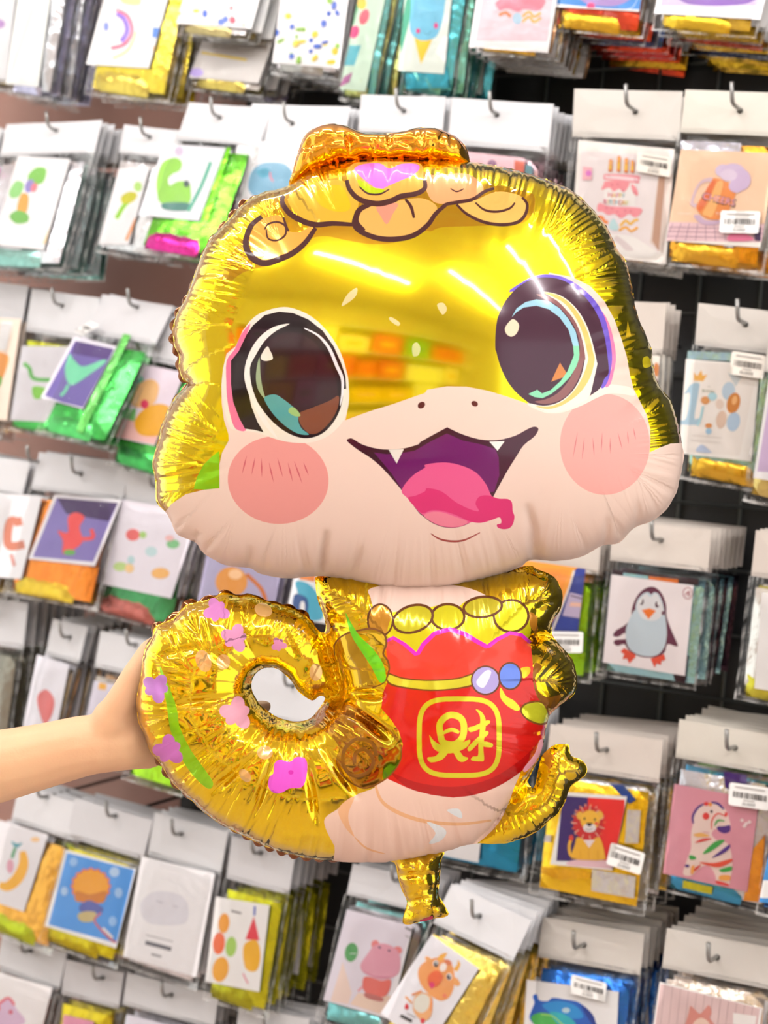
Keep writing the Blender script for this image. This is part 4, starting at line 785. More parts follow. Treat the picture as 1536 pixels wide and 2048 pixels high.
def bmat(color, kind='foil', wr=1.0):
    """balloon skin: gold foil or printed ink on foil, puckered along the seams by a bump that follows the seam coordinates"""
    key = ('balloon', tuple(color), kind, wr)
    if key in _mc: return _mc[key]
    m, nt, b = nodemat('balloon_%s_%02x%02x%02x' % (kind, *[int(c) for c in color]))
    b.inputs['Base Color'].default_value = lin(color)
    b.inputs['Metallic'].default_value = {'foil': 1.0, 'tint': 0.45, 'ink': 0.05, 'gloss': 0.1}[kind]
    b.inputs['Roughness'].default_value = {'foil': 0.065, 'tint': 0.12, 'ink': 0.42, 'gloss': 0.12}[kind]
    b.inputs['Specular IOR Level'].default_value = 0.2 if kind == 'ink' else 0.5
    b.inputs['Coat Weight'].default_value = 0.6 if kind == 'foil' else (0.12 if kind == 'ink' else 0.15)
    b.inputs['Coat Roughness'].default_value = 0.05
    if wr == 1.05: b.inputs['Roughness'].default_value = 0.11
    L = nt.links.new
    uvn = nt.nodes.new('ShaderNodeUVMap'); uvn.uv_map = 'seam'
    at = nt.nodes.new('ShaderNodeAttribute'); at.attribute_name = 'pucker'
    mp = nt.nodes.new('ShaderNodeMapping'); mp.inputs['Scale'].default_value = (1 / 15.0, 1 / 120.0, 1)
    L(uvn.outputs[0], mp.inputs[0])
    nz = nt.nodes.new('ShaderNodeTexNoise'); nz.inputs['Scale'].default_value = 1.0; nz.inputs['Detail'].default_value = 1.5
    L(mp.outputs[0], nz.inputs['Vector'])
    mp2 = nt.nodes.new('ShaderNodeMapping'); mp2.inputs['Scale'].default_value = (1 / 46.0, 1 / 160.0, 1)
    L(uvn.outputs[0], mp2.inputs[0])
    n2 = nt.nodes.new('ShaderNodeTexNoise'); n2.inputs['Scale'].default_value = 1.0; n2.inputs['Detail'].default_value = 0.5
    L(mp2.outputs[0], n2.inputs['Vector'])
    sx = nt.nodes.new('ShaderNodeSeparateXYZ'); L(uvn.outputs[0], sx.inputs[0])
    ph = nt.nodes.new('ShaderNodeMath'); ph.operation = 'MULTIPLY'; ph.inputs[1].default_value = 2 * math.pi / 15.0; L(sx.outputs[0], ph.inputs[0])
    wb = nt.nodes.new('ShaderNodeMath'); wb.operation = 'MULTIPLY_ADD'; wb.inputs[1].default_value = 14.0; L(n2.outputs['Fac'], wb.inputs[0]); L(ph.outputs[0], wb.inputs[2])
    sn = nt.nodes.new('ShaderNodeMath'); sn.operation = 'SINE'; L(wb.outputs[0], sn.inputs[0])
    a1 = nt.nodes.new('ShaderNodeMath'); a1.operation = 'MULTIPLY_ADD'; a1.inputs[1].default_value = 0.16; L(sn.outputs[0], a1.inputs[0]); L(nz.outputs['Fac'], a1.inputs[2])
    ad = nt.nodes.new('ShaderNodeMath'); ad.operation = 'MULTIPLY_ADD'; ad.inputs[1].default_value = 1.3
    L(n2.outputs['Fac'], ad.inputs[0]); L(a1.outputs[0], ad.inputs[2])
    mu = nt.nodes.new('ShaderNodeMath'); mu.operation = 'MULTIPLY'
    L(ad.outputs[0], mu.inputs[0]); L(at.outputs['Fac'], mu.inputs[1])
    bp = nt.nodes.new('ShaderNodeBump'); bp.inputs['Strength'].default_value = 1.0
    bp.inputs['Distance'].default_value = 0.0032 * wr * (1.0 if kind == 'foil' else 0.24)
    L(mu.outputs[0], bp.inputs['Height'])
    L(bp.outputs[0], b.inputs['Normal'])
    _mc[key] = m
    return m

def densify(poly, step=4.5, closed=True):
    out = []; m = len(poly)
    for i in range(m if closed else m - 1):
        a, b = np.array(poly[i], float), np.array(poly[(i + 1) % m], float)
        k = max(1, int(math.hypot(*(b - a)) / step))
        for j in range(k): out.append(tuple(a + (b - a) * j / k))
    if not closed: out.append(tuple(poly[-1]))
    return out

def seg_dist(P, line):
    d = np.full(len(P), 1e9); tt = np.zeros(len(P)); q = np.asarray(line, float)
    tot = sum(math.hypot(*(q[i + 1] - q[i])) for i in range(len(q) - 1)); acc = 0
    for i in range(len(q) - 1):
        a, b = q[i], q[i + 1]; v = b - a; L2_ = v @ v; L_ = math.sqrt(L2_)
        t = np.clip(((P - a) @ v) / L2_, 0, 1)
        dd = np.hypot(*(P - (a + t[:, None] * v)).T)
        k = dd < d
        d[k] = dd[k]; tt[k] = (acc + t[k] * L_) / tot; acc += L_
    return d, tt

class Lobe:
    def __init__(s, outline, holes=(), slits=(), creases=(), hmax=0.08, g=4.0, flange=3.0, pinch=(70, 0.16), seed=1, power=0.5,
                 pucker=(110.0, 1.0), crumple=(0.0, 60.0), z0=Z0, pts=5.0, refh=None):
        s.z0 = z0; s.g = g; s.pts = pts
        s.outline = densify(outline, 4.0); s.holes = [densify(h, 4.0) for h in holes]
        o = np.array(s.outline)
        s.x0, s.y0 = o.min(0) - 4 * g; x1, y1 = o.max(0) + 4 * g
        nx, ny = int((x1 - s.x0) / g) + 2, int((y1 - s.y0) / g) + 2
        gx, gy = np.meshgrid(s.x0 + g * np.arange(nx), s.y0 + g * np.arange(ny))
        P = np.stack([gx.ravel(), gy.ravel()], 1)
        ins = in_poly(P, s.outline)
        for h in s.holes: ins &= ~in_poly(P, h)
        # arc length and distance to the seam
        loops = [s.outline] + s.holes; bp, bs = [], []; acc = 0
        for lp in loops:
            q = np.array(lp); n = len(q); dl = np.hypot(*(np.roll(q, -1, 0) - q).T)
            bp += list(q); bs += list(acc + np.concatenate([[0], np.cumsum(dl)[:-1]])); acc += dl.sum() + 500
        s.bp = bp; s.nbr = []; s.lp_of = []; k0 = 0
        for li_, lp in enumerate(loops):
            n = len(lp)
            for i in range(n):
                s.nbr.append(((k0 + (i - 1) % n, k0 + i), (k0 + i, k0 + (i + 1) % n))); s.lp_of.append(li_)
            k0 += n
        s.kd = kdtree.KDTree(len(bp))
        for i, p in enumerate(bp): s.kd.insert((p[0], p[1], 0), i)
        s.kd.balance(); s.bs = bs; s.loops = loops
        D = np.zeros(len(P)); A = np.zeros(len(P))
        for i in np.nonzero(ins)[0]:
            D[i], A[i] = s.seam(P[i, 0], P[i, 1])
        mask = ins & (D > flange)
        sd = np.full(len(P), 1e9)
        for sl in slits:
            d, _ = seg_dist(P, sl); sd = np.minimum(sd, d)
        mask &= sd > g * 0.9
        M = mask.reshape(ny, nx); phi = np.zeros((ny, nx))
        red = (np.add.outer(np.arange(ny), np.arange(nx)) % 2 == 0)
        om = 1.965
        for it in range(500):
            for col in (red & M, ~red & M):
                nb = np.zeros_like(phi)
                nb[1:-1, 1:-1] = (phi[:-2, 1:-1] + phi[2:, 1:-1] + phi[1:-1, :-2] + phi[1:-1, 2:] + 1.0) / 4
                phi[col] += om * (nb[col] - phi[col])
        phi = np.maximum(phi, 0)
        h = hmax * (phi / (refh or phi.max())) ** power
        s.phimax = phi.max()
        h = h.ravel()
        De = np.minimum(D, sd)
        # pinched seam: scallops
        rs = np.random.RandomState(seed); tot = max(bs) + 100; pos = []; t = 0
        while t < tot:
            t += pinch[0] * rs.uniform(0.55, 1.5); pos.append((t, rs.uniform(0.4, 1.3), rs.uniform(4, 8)))
        f = np.zeros(len(P))
        for (t, a, wd) in pos:
            f = np.maximum(f, a * np.exp(-((A - t) / (wd + D * 0.05)) ** 2))
        h = h * (1 - pinch[1] * np.clip(f, 0, 1.2) * np.exp(-D / 38.0) * 2.2 * (D > 0)).clip(0.1, 1)
        for (line, depth, wd) in creases:
            d, tt = seg_dist(P, line)
            if s.seam(*line[0])[0] > 14 and min([float(seg_dist(np.array([line[0]], float), sl)[0][0]) for sl in slits] + [1e9]) > 14: depth = depth * np.clip(tt / 0.35, 0, 1) * 1.25
            h = h * (1 - 0.62 * depth * np.exp(-(d / (wd * 0.8)) ** 2) * np.clip(1 - tt, 0, 1) ** 0.8)
        if crumple[0] > 0:
            cr = np.zeros(len(P))
            for k in range(7):
                a = rs.rand() * math.pi; wl = crumple[1] * rs.uniform(0.5, 1.4); ph = rs.rand()
                v = (P[:, 0] * math.cos(a) + P[:, 1] * math.sin(a)) / wl + ph + 0.35 * np.sin((P[:, 0] * math.sin(a) - P[:, 1] * math.cos(a)) / wl * 2)
                cr += np.abs((v % 1.0) - 0.5) - 0.25
            h = h + crumple[0] * cr * np.clip((De - flange) / 25, 0, 1)
        h = np.where(mask, np.maximum(h, 0), 0)
        H = h.reshape(ny, nx)
        Hs = H.copy()
        Hs[1:-1, 1:-1] = (H[1:-1, 1:-1] * 4 + H[:-2, 1:-1] + H[2:, 1:-1] + H[1:-1, :-2] + H[1:-1, 2:]) / 8
        s.H = np.where(M, Hs, 0)
        # gradients (metres per pixel)
        s.GY, s.GX = np.gradient(s.H, g)
        s.pk = pucker; s.flange = flange
    def seam(s, x, y):
        _, j, d = s.kd.find((x, y, 0))
        best, arc = d, s.bs[j]
        lp = s.lp_of[j]
        for (i0, i1) in s.nbr[j]:
            a, b = s.bp[i0], s.bp[i1]
            vx, vy = b[0] - a[0], b[1] - a[1]; l2 = vx * vx + vy * vy
            t = min(1.0, max(0.0, ((x - a[0]) * vx + (y - a[1]) * vy) / l2)) if l2 > 0 else 0.0
            dd = math.hypot(x - a[0] - t * vx, y - a[1] - t * vy)
            if dd <= best: best, arc = dd, s.bs[i0] + t * math.sqrt(l2)
        return best, arc
    def samp(s, F, X, Y):
        u = np.clip((np.asarray(X) - s.x0) / s.g, 0, F.shape[1] - 1.001); v = np.clip((np.asarray(Y) - s.y0) / s.g, 0, F.shape[0] - 1.001)
        i, j = u.astype(int), v.astype(int); a, b = u - i, v - j
        return (F[j, i] * (1 - a) + F[j, i + 1] * a) * (1 - b) + (F[j + 1, i] * (1 - a) + F[j + 1, i + 1] * a) * b
    def unproject(s, pts):
        p = np.asarray(pts, float); c = np.array([CXP, CYP]); q = p.copy()
        for _ in range(5):
            h = s.samp(s.H, q[:, 0], q[:, 1]); q = c + (p - c) * ((s.z0 - h) / s.z0)[:, None]
        return q
    def build(s, root, name, base, art, label=None, groups=None, back=None):
        """art: list of (group, colour, kind, polygon px). One mesh per group, all cut from one triangulation of the skin."""
        art2 = []
        for gname, c, k, poly in art:
            q = s.unproject(densify(poly, 4.5)); art2.append((gname, c, k, q))
        vs, es = [], []
        for lp in s.loops:
            b = len(vs); vs += [Vector(p) for p in lp]; es += [(b + i, b + (i + 1) % len(lp)) for i in range(len(lp))]
        for _, _, _, q in art2:
            b = len(vs); n = len(q); vs += [Vector(p) for p in q]; es += [(b + i, b + (i + 1) % n) for i in range(n)]
        rs = np.random.RandomState(3)
        gx, gy = np.meshgrid(np.arange(s.x0, s.x0 + s.g * s.H.shape[1], s.pts), np.arange(s.y0, s.y0 + s.g * s.H.shape[0], s.pts))
        gx = gx + (np.arange(gx.shape[0]) % 2)[:, None] * s.pts / 2
        Q = np.stack([gx.ravel(), gy.ravel()], 1) + rs.uniform(-0.4, 0.4, (gx.size, 2))
        k = in_poly(Q, s.outline)
        for hl in s.holes: k &= ~in_poly(Q, hl)
        vs += [Vector(p) for p in Q[k]]
        ov, oe, of, *_ = delaunay_2d_cdt(vs, es, [], 0, 1e-3)
        V = np.array([tuple(v) for v in ov]); F = np.array([f for f in of if len(f) == 3])
        C = V[F].mean(axis=1)
        keep = in_poly(C, s.outline)
        for hl in s.holes: keep &= ~in_poly(C, hl)
        F = F[keep]; C = C[keep]
        reg = np.full(len(F), -1)
        for i, (_, _, _, q) in enumerate(art2):
            bb = (C[:, 0] >= q[:, 0].min()) & (C[:, 0] <= q[:, 0].max()) & (C[:, 1] >= q[:, 1].min()) & (C[:, 1] <= q[:, 1].max())
            idx = np.nonzero(bb)[0]
            if len(idx):
                reg[idx[in_poly(C[idx], q)]] = i
        H = s.samp(s.H, V[:, 0], V[:, 1])
        kx, ky = s.samp(s.GX, V[:, 0], V[:, 1]) / (s.z0 / FPX), s.samp(s.GY, V[:, 0], V[:, 1]) / (s.z0 / FPX)
        D = np.zeros(len(V)); A = np.zeros(len(V))
        for i, p in enumerate(V):
            D[i], A[i] = s.seam(p[0], p[1])
        rip = np.where(D < s.flange + 1, 0.0012 * np.sin(A / 6.0) * np.clip(1 - D / s.flange, 0, 1), 0)
        pk = np.clip((D - s.flange - 4) / 22, 0, 1) * np.clip(1 - (D - s.pk[0] * 0.45) / (s.pk[0] * 0.55), 0, 1) * s.pk[1]
        pk *= 0.8 + 0.25 * np.sin(A / 97.0 + 1.0 + np.sin(A / 41.0))
        W3 = np.array([tuple(plane_point(p[0], p[1], H[i] + rip[i], s.z0)) for i, p in enumerate(V)])
        Nn = np.stack([-kx, -ky, np.ones(len(V))], 1); Nn /= np.linalg.norm(Nn, axis=1)[:, None]
        cr, cu, cf = [np.array(tuple(v)) for v in (CR, CU, CF)]
        N3 = Nn[:, :1] * cr - Nn[:, 1:2] * cu - Nn[:, 2:] * cf
        def make(nm, tris, mats, fm, parent, back_=False):
            used = np.unique(tris); mp_ = np.full(len(V), -1); mp_[used] = np.arange(len(used))
            T = mp_[tris]
            # face the viewer
            a, b, c = V[tris[:, 0]], V[tris[:, 1]], V[tris[:, 2]]
            cw = ((b - a)[:, 0] * (c - a)[:, 1] - (b - a)[:, 1] * (c - a)[:, 0]) > 0
            T[cw] = T[cw][:, ::-1]
            if back_:
                T = T[:, ::-1]
                PP = [tuple(plane_point(V[i, 0], V[i, 1], -0.9 * H[i] - 0.0004 + rip[i], s.z0)) for i in used]
                n2 = N3[used] + 2 * np.outer(-(N3[used] @ cf), cf)
                NN = [tuple(v) for v in n2]
            else:
                PP = [tuple(v) for v in W3[used]]; NN = [tuple(v) for v in N3[used]]
            me = bpy.data.meshes.new(nm)
            me.from_pydata(PP, [], [tuple(int(x) for x in t) for t in T])
            for m in mats: me.materials.append(m)
            me.polygons.foreach_set('material_index', fm)
            me.polygons.foreach_set('use_smooth', [True] * len(me.polygons))
            uvl = me.uv_layers.new(name='seam')
            li = np.zeros(len(me.loops), int); me.loops.foreach_get('vertex_index', li)
            uvd = np.stack([A[used][li], D[used][li]], 1).astype(np.float32)
            uvl.data.foreach_set('uv', uvd.ravel())
            at = me.attributes.new('pucker', 'FLOAT', 'POINT'); at.data.foreach_set('value', pk[used].astype(np.float32))
            me.update()
            me.normals_split_custom_set_from_vertices(NN)
            return mesh_obj(nm, me, parent)
        gold = np.nonzero(reg < 0)[0]
        part = make(name, F[gold], [base], [0] * len(gold), root)
        part.matrix_parent_inverse = Matrix.Translation(-plane_point(845, 1840, 0))
        if label: part['label'] = label
        names = []
        for g_, *_ in art2:
            if g_ not in names: names.append(g_)
        for gname in names:
            ids = [i for i, a in enumerate(art2) if a[0] == gname]
            sel = np.nonzero(np.isin(reg, ids))[0]
            if not len(sel): continue
            nm, lb = groups.get(gname, (gname, None)) if groups else (gname, None)
            # pieces that do not touch become objects of their own
            lab = np.arange(len(V))
            tr_ = F[sel]
            if gname not in ('emblem', 'neck_mark'):
                for _ in range(400):
                    m_ = lab[tr_].min(axis=1); old = lab.copy()
                    for c_ in range(3): np.minimum.at(lab, tr_[:, c_], m_)
                    lab = lab[lab]
                    if (lab == old).all(): break
                comp = lab[tr_[:, 0]]
            else: comp = np.zeros(len(tr_), int)
            for cv in np.unique(comp):
                ss = sel[comp == cv]
                mats, mi, fm = [], {}, []
                for t in ss:
                    a = art2[reg[t]]; key = (a[1], a[2])
                    if key not in mi: mi[key] = len(mats); mats.append(bmat(a[1], a[2]))
                    fm.append(mi[key])
                o = make(nm, F[ss], mats, fm, part)
                if lb and len(ss) > 40: o['label'] = lb
        make('back_sheet', F, [back or base], [0] * len(F), part, True)
        return part
    def scallop_edge(s, part, a0, a1, width, wl, m, off=0.003):
        """saw-tooth fringe of the back sheet showing beyond the seam between two arc fractions"""
        q = np.array(s.outline); n = len(q)
        i0, i1 = int(a0 * n), int(a1 * n)
        vs, fs = [], []
        dl = np.concatenate([[0], np.cumsum(np.hypot(*(np.roll(q, -1, 0) - q).T))])
        area = np.sum(q[:, 0] * np.roll(q[:, 1], -1) - np.roll(q[:, 0], -1) * q[:, 1])
        sg = 1 if area > 0 else -1
        for i in range(i0, i1 + 1):
            p = q[i % n]; t = q[(i + 2) % n] - q[(i - 2) % n]; t = t / (np.hypot(*t) or 1)
            nn = np.array([t[1], -t[0]]) * sg
            sc = abs(math.sin(math.pi * dl[i % n] / wl + 0.9 * math.sin(dl[i % n] / 70.0))) ** 0.7 * (0.65 + 0.35 * math.sin(dl[i % n] / 53.0))
            e = min(1, (i - i0) / 6, (i1 - i) / 6)
            for (w_, dz) in ((-4, off * 0.3), (width * sc * e * 0.6, off), (width * sc * e, off * 1.6)):
                r = p + nn * w_; vs.append(tuple(plane_point(r[0], r[1], -dz, s.z0)))
        for k in range(i1 - i0):
            for j in range(2):
                a = 3 * k + j; fs.append((a, a + 1, a + 4, a + 3))
        me = from_data('seam_edge', vs, fs, [m], None, True)
        o = mesh_obj('seam_edge', me, part); o['label'] = 'scalloped dark brown edge of the back sheet'
        return o

class PL(list):
    """outline run measured in one crop; runs from two overlapping crops are joined without stepping back"""
    tag = ''
    def __add__(s, o):
        a, b = list(s), list(o)
        t = getattr(o, 'tag', '')
        if {s.tag, t} in ({'3', '5'}, {'4', '6'}) and a and b:
            if s.tag in '34':
                while len(a) > 1 and a[-1][1] > b[0][1] - 3: a.pop()
            else:
                while len(b) > 1 and b[0][1] > a[-1][1] - 3: b.pop(0)
        r = PL(a + b); r.tag = t
        return r
def tcrop(x0, y0, k, t):
    f0 = crop(x0, y0, k)
    def f(*pts):
        r = PL(f0(*pts)); r.tag = t
        return r
    return f
P3, P4, P5, P6 = tcrop(300, 230, 2.793, '3'), tcrop(840, 230, 2.793, '4'), tcrop(300, 700, 2.793, '5'), tcrop(840, 700, 2.793, '6')
P7, P8, C2, C9 = crop(220, 1150, 2.648), crop(620, 1130, 2.648), crop(512, 0, 3), crop(512, 1536, 3)
balloon = tag(empty('foil_balloon', Matrix.Translation(plane_point(845, 1840, 0))), 'big gold snake shaped foil balloon with large eyes holding a red money bag', 'balloon')

def sm(pts, n=4): return catmull(pts, n)
GOLD_H, GOLD_B, GOLD_T, GOLD_C = (240, 220, 18), (234, 196, 24), (238, 204, 22), (246, 176, 40)
BROWN = (96, 44, 30)

# ---- head
head_out = sm([(576, 372), (529, 384), (493, 402), (454, 441), (414, 488), (389, 549), (374, 590), (354, 627), (346, 656), (348, 688), (358, 712), (358, 738), (366, 760), (374, 770), (346, 800), (325, 850), (316, 886), (305, 924), (311, 965), (313, 1004),
               (336, 1030), (354, 1068), (391, 1085), (407, 1106), (450, 1130), (499, 1136), (522, 1148), (576, 1157), (644, 1152), (705, 1164), (765, 1179), (845, 1183), (912, 1174), (983, 1155), (1040, 1134), (1062, 1120), (1112, 1122), (1162, 1114), (1205, 1091), (1238, 1086), (1268, 1056),
               (1302, 1043), (1331, 1021), (1352, 986), (1361, 950), (1368, 915), (1364, 888), (1355, 843), (1341, 800), (1316, 768), (1305, 722), (1302, 695), (1277, 636), (1270, 609), (1264, 570), (1252, 524), (1234, 497), (1212, 452), (1162, 395), (1112, 366), (1019, 337), (940, 324), (845, 320), (765, 317), (690, 322), (620, 338)])
hc = [(P5((205, 190), (330, 200)), 0.5, 6), (P5((250, 1080), (300, 1010)), 0.45, 7), (P5((555, 1210), (590, 1090)), 0.5, 7), (P5((960, 1255), (975, 1130), (1000, 1000)), 0.6, 8), (P5((1110, 1265), (1190, 1090)), 0.4, 8),
      (P6((620, 1170), (605, 1000), (560, 860)), 0.55, 9), (P6((640, 1170), (670, 1080)), 0.35, 7), (P6((1025, 1090), (1015, 930)), 0.45, 7), (P6((1195, 990), (1190, 850)), 0.4, 7), (P6((1320, 190), (1180, 210)), 0.35, 7), (P4((1215, 1060), (1030, 1100), (900, 1140)), 0.3, 8),
      (P4((1100, 750), (960, 790)), 0.35, 8), (P4((780, 410), (740, 500)), 0.3, 7), (P4((500, 320), (490, 450)), 0.3, 7), (P3((430, 600), (530, 690)), 0.35, 7), (P3((250, 900), (470, 930)), 0.35, 7), (P4((10, 240), (10, 420)), 0.3, 6), (P3((860, 340), (960, 590)), 0.25, 7), (P6((1290, 20), (1150, 30)), 0.3, 6), (P4((1290, 1310), (1150, 1350)), 0.3, 6)]
head = Lobe(head_out, creases=hc, hmax=0.092, pinch=(75, 0.10), seed=4, pucker=(125, 1.0))
art = []
def add(g_, c, k, poly): art.append((g_, c, k, poly))
FACE = (240, 214, 200)
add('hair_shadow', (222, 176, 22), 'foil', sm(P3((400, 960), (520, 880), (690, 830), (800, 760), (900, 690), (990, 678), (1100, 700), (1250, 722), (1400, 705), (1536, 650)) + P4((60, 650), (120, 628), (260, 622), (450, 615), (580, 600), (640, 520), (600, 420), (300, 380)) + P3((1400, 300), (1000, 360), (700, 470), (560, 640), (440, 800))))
add('face', FACE, 'ink', P5((-90, 1060), (60, 935), (120, 860), (200, 806), (300, 781), (388, 773), (388, 640), (402, 575), (440, 505), (438, 470), (413, 390), (401, 300), (399, 200), (408, 100), (428, 20)) + P3((440, 1390), (480, 1290), (520, 1200), (590, 1130), (680, 1090), (760, 1076), (850, 1098), (940, 1155), (1010, 1235), (1062, 1330), (1095, 1430), (1108, 1530)) + P5((1110, 300), (1092, 392), (1150, 370), (1250, 335), (1350, 305), (1450, 270), (1536, 240))
    + P6((40, 222), (150, 203), (260, 205), (380, 228), (500, 265), (600, 300)) + P4((720, 880), (850, 905), (950, 955), (1030, 1040), (1085, 1140), (1125, 1250), (1155, 1350), (1172, 1450), (1185, 1530)) + P6((1192, 215), (1225, 280), (1265, 360), (1286, 440), (1287, 510), (1283, 572), (1340, 545), (1400, 523), (1475, 520), (1620, 520), (1620, 1500)) + P5((-90, 1500)))
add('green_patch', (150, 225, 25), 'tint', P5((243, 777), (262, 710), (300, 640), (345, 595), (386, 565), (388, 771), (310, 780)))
# cheeks
add('cheek_l', (232, 156, 150), 'ink', ellipse(*P5((716, 726))[0], 101, 88, 4, 48))
for a, b in (((540, 590), (515, 690)), ((587, 598), (568, 695)), ((622, 605), (625, 710)), ((665, 630), (690, 738)), ((712, 603), (742, 710)), ((770, 630), (797, 735)), ((805, 620), (850, 745)), ((858, 630), (885, 700))): add('cheek_l', (205, 98, 108), 'ink', stroke(P5(a, b), 3.2, 0.9))
add('cheek_r', (244, 176, 168), 'ink', ellipse(*P6((1033, 527))[0], 90, 101, 0, 48))
for a, b in (((880, 460), (855, 600)), ((918, 490), (905, 610)), ((965, 490), (973, 590)), ((1018, 460), (1012, 575)), ((1062, 490), (1063, 580)), ((1105, 460), (1130, 555)), ((1158, 455), (1165, 525)), ((1192, 435), (1205, 500))): add('cheek_r', (214, 128, 128), 'ink', stroke(P6(a, b), 2.4, 0.9))
add('eye_r', (246, 238, 224), 'ink', sm(P6((945, 262), (1000, 215), (1060, 193), (1120, 198), (1180, 212), (1200, 255), (1130, 246), (1060, 243), (1000, 262), (900, 312), (800, 348), (740, 354), (680, 345), (600, 300), (760, 300), (860, 280))))
# left eye
CREAM, EYE_D, EYE_I = (240, 234, 220), (26, 7, 14), (46, 17, 26)
add('eye_l', CREAM, 'gloss', sm(P3((560, 1150), (620, 1105), (720, 1075), (800, 1080), (900, 1125), (990, 1208), (1060, 1318), (1100, 1440)) + P5((1110, 200), (1110, 300), (1083, 390), (1020, 462), (950, 502), (860, 520), (760, 512), (680, 490), (600, 462), (530, 452), (468, 446), (440, 420), (415, 330), (401, 220), (403, 150), (420, 60)) + P3((440, 1395), (480, 1290), (520, 1208)), 3))
add('eye_l', (232, 118, 158), 'gloss', sm(P3((560, 1165), (510, 1225), (472, 1310), (442, 1400)) + P5((428, 60), (426, 180), (432, 280), (450, 370), (478, 440), (535, 450), (505, 380), (478, 300), (460, 200), (456, 100)) + P3((468, 1420), (500, 1320), (540, 1230)), 3))
add('eye_l', EYE_D, 'gloss', P3((540, 1225), (495, 1320), (464, 1420)) + P5((452, 60), (452, 190), (465, 290), (498, 380), (530, 440), (580, 446), (635, 460), (600, 400), (565, 310), (548, 220), (545, 100)) + P3((555, 1400), (600, 1300), (680, 1210), (800, 1180), (900, 1210), (980, 1280), (1040, 1380), (1070, 1470), (1080, 1530), (1096, 1530), (1092, 1460), (1068, 1385), (1025, 1290), (965, 1205), (885, 1142), (800, 1106), (720, 1098), (640, 1118), (575, 1175)))
add('eye_l', EYE_D, 'gloss', sm(P5((555, 130), (570, 30), (610, -60), (690, -120), (790, -141), (880, -120), (960, -60), (1025, 30), (1065, 130), (1080, 230), (1062, 330), (1020, 410), (960, 468), (880, 493), (800, 478), (720, 432), (650, 362), (590, 272), (562, 192))))
add('eye_l', (244, 240, 232), 'gloss', sm(P3((780, 1166), (690, 1184), (605, 1248), (550, 1340), (526, 1450)) + P5((526, 130), (542, 220), (588, 330), (648, 430), (712, 494), (650, 386), (600, 290), (568, 200), (558, 100)) + P3((563, 1440), (588, 1345), (640, 1262), (705, 1205)), 3))
add('eye_l', EYE_I, 'gloss', sm(P5((612, 110), (630, 10), (690, -70), (780, -100), (870, -80), (940, -20), (1000, 70), (1035, 160), (1048, 240), (1030, 330), (985, 400), (930, 445), (870, 460), (790, 440), (720, 390), (660, 310), (625, 220))))
add('eye_l', (236, 236, 240), 'gloss', stroke(P3((860, 1190), (940, 1232), (1000, 1302), (1043, 1400), (1066, 1500)) + P5((1074, 160), (1074, 240), (1062, 310)), 6.5, 0.75))
add('eye_l', (150, 168, 130), 'gloss', sm(P5((612, 40), (596, 100), (592, 170), (608, 230), (645, 275), (628, 210), (616, 130)), 3))
add('eye_l', (84, 162, 162), 'gloss', sm(P5((640, 280), (652, 257), (700, 249), (745, 275), (800, 318), (832, 352), (828, 395), (848, 440), (888, 472), (830, 468), (760, 428), (690, 360))))
add('eye_l', (120, 66, 42), 'gloss', sm(P5((835, 352), (900, 325), (1000, 285), (1052, 256), (1052, 310), (1030, 365), (990, 420), (940, 462), (892, 468), (855, 435), (832, 392))))
add('eye_l', (158, 196, 122), 'gloss', sm(P5((773, 345), (785, 320), (812, 326), (840, 362), (828, 372), (800, 366))))
add('eye_l', (240, 232, 218), 'gloss', sm(P3((655, 1293), (624, 1335), (620, 1362), (645, 1374), (682, 1366), (684, 1345), (670, 1315))))
# right eye
PUR = (68, 34, 54)
add('eye_r', (250, 130, 178), 'gloss', sm(P4((960, 1030), (1040, 1130), (1078, 1240), (1095, 1350), (1099, 1450), (1092, 1530)) + P6((1085, 110), (1064, 190), (1035, 205), (1050, 130)) + P4((1066, 1500), (1070, 1420), (1060, 1320), (1040, 1230), (1000, 1130)), 3))
add('eye_r', (112, 88, 205), 'gloss', sm(P4((500, 990), (560, 940), (630, 902), (705, 890), (800, 905), (893, 957), (975, 1033), (1030, 1125), (1058, 1230), (1073, 1340), (1079, 1440)) + P6((1068, 100), (1048, 180), (1015, 215), (1000, 150)) + P4((1000, 1400), (900, 1100), (700, 960)), 3))
add('eye_r', PUR, 'gloss', sm(P4((420, 1300), (423, 1200), (440, 1110), (480, 1035), (540, 968), (620, 918), (700, 906), (795, 922), (880, 975), (950, 1050), (1000, 1135), (1030, 1235), (1047, 1340), (1054, 1440), (1048, 1520)) + P6((1030, 160), (1005, 215), (945, 258), (880, 298), (820, 325), (740, 347), (670, 332), (600, 290), (530, 230), (480, 160), (445, 80), (426, 10)), 3))
add('eye_r', (244, 238, 226), 'gloss', sm(P4((690, 988), (780, 1006), (860, 1066), (922, 1156), (962, 1266), (988, 1380), (995, 1480)) + P6((990, 80), (970, 170), (945, 262), (890, 298), (820, 330), (750, 350), (680, 335), (610, 298), (690, 312), (775, 292), (850, 232), (900, 145), (922, 50)) + P4((925, 1450), (918, 1350), (893, 1250), (848, 1150), (788, 1070), (735, 1020)), 3))
add('eye_r', (242, 204, 116), 'gloss', sm(P4((685, 990), (765, 1004), (838, 1052), (895, 1125), (940, 1220), (968, 1330), (980, 1440)) + P6((975, 60), (952, 150), (905, 225), (850, 275), (780, 315), (710, 330), (640, 312), (720, 316), (800, 284), (865, 222), (910, 145), (938, 60)) + P4((950, 1440), (935, 1330), (905, 1210), (855, 1110), (790, 1040)), 3))
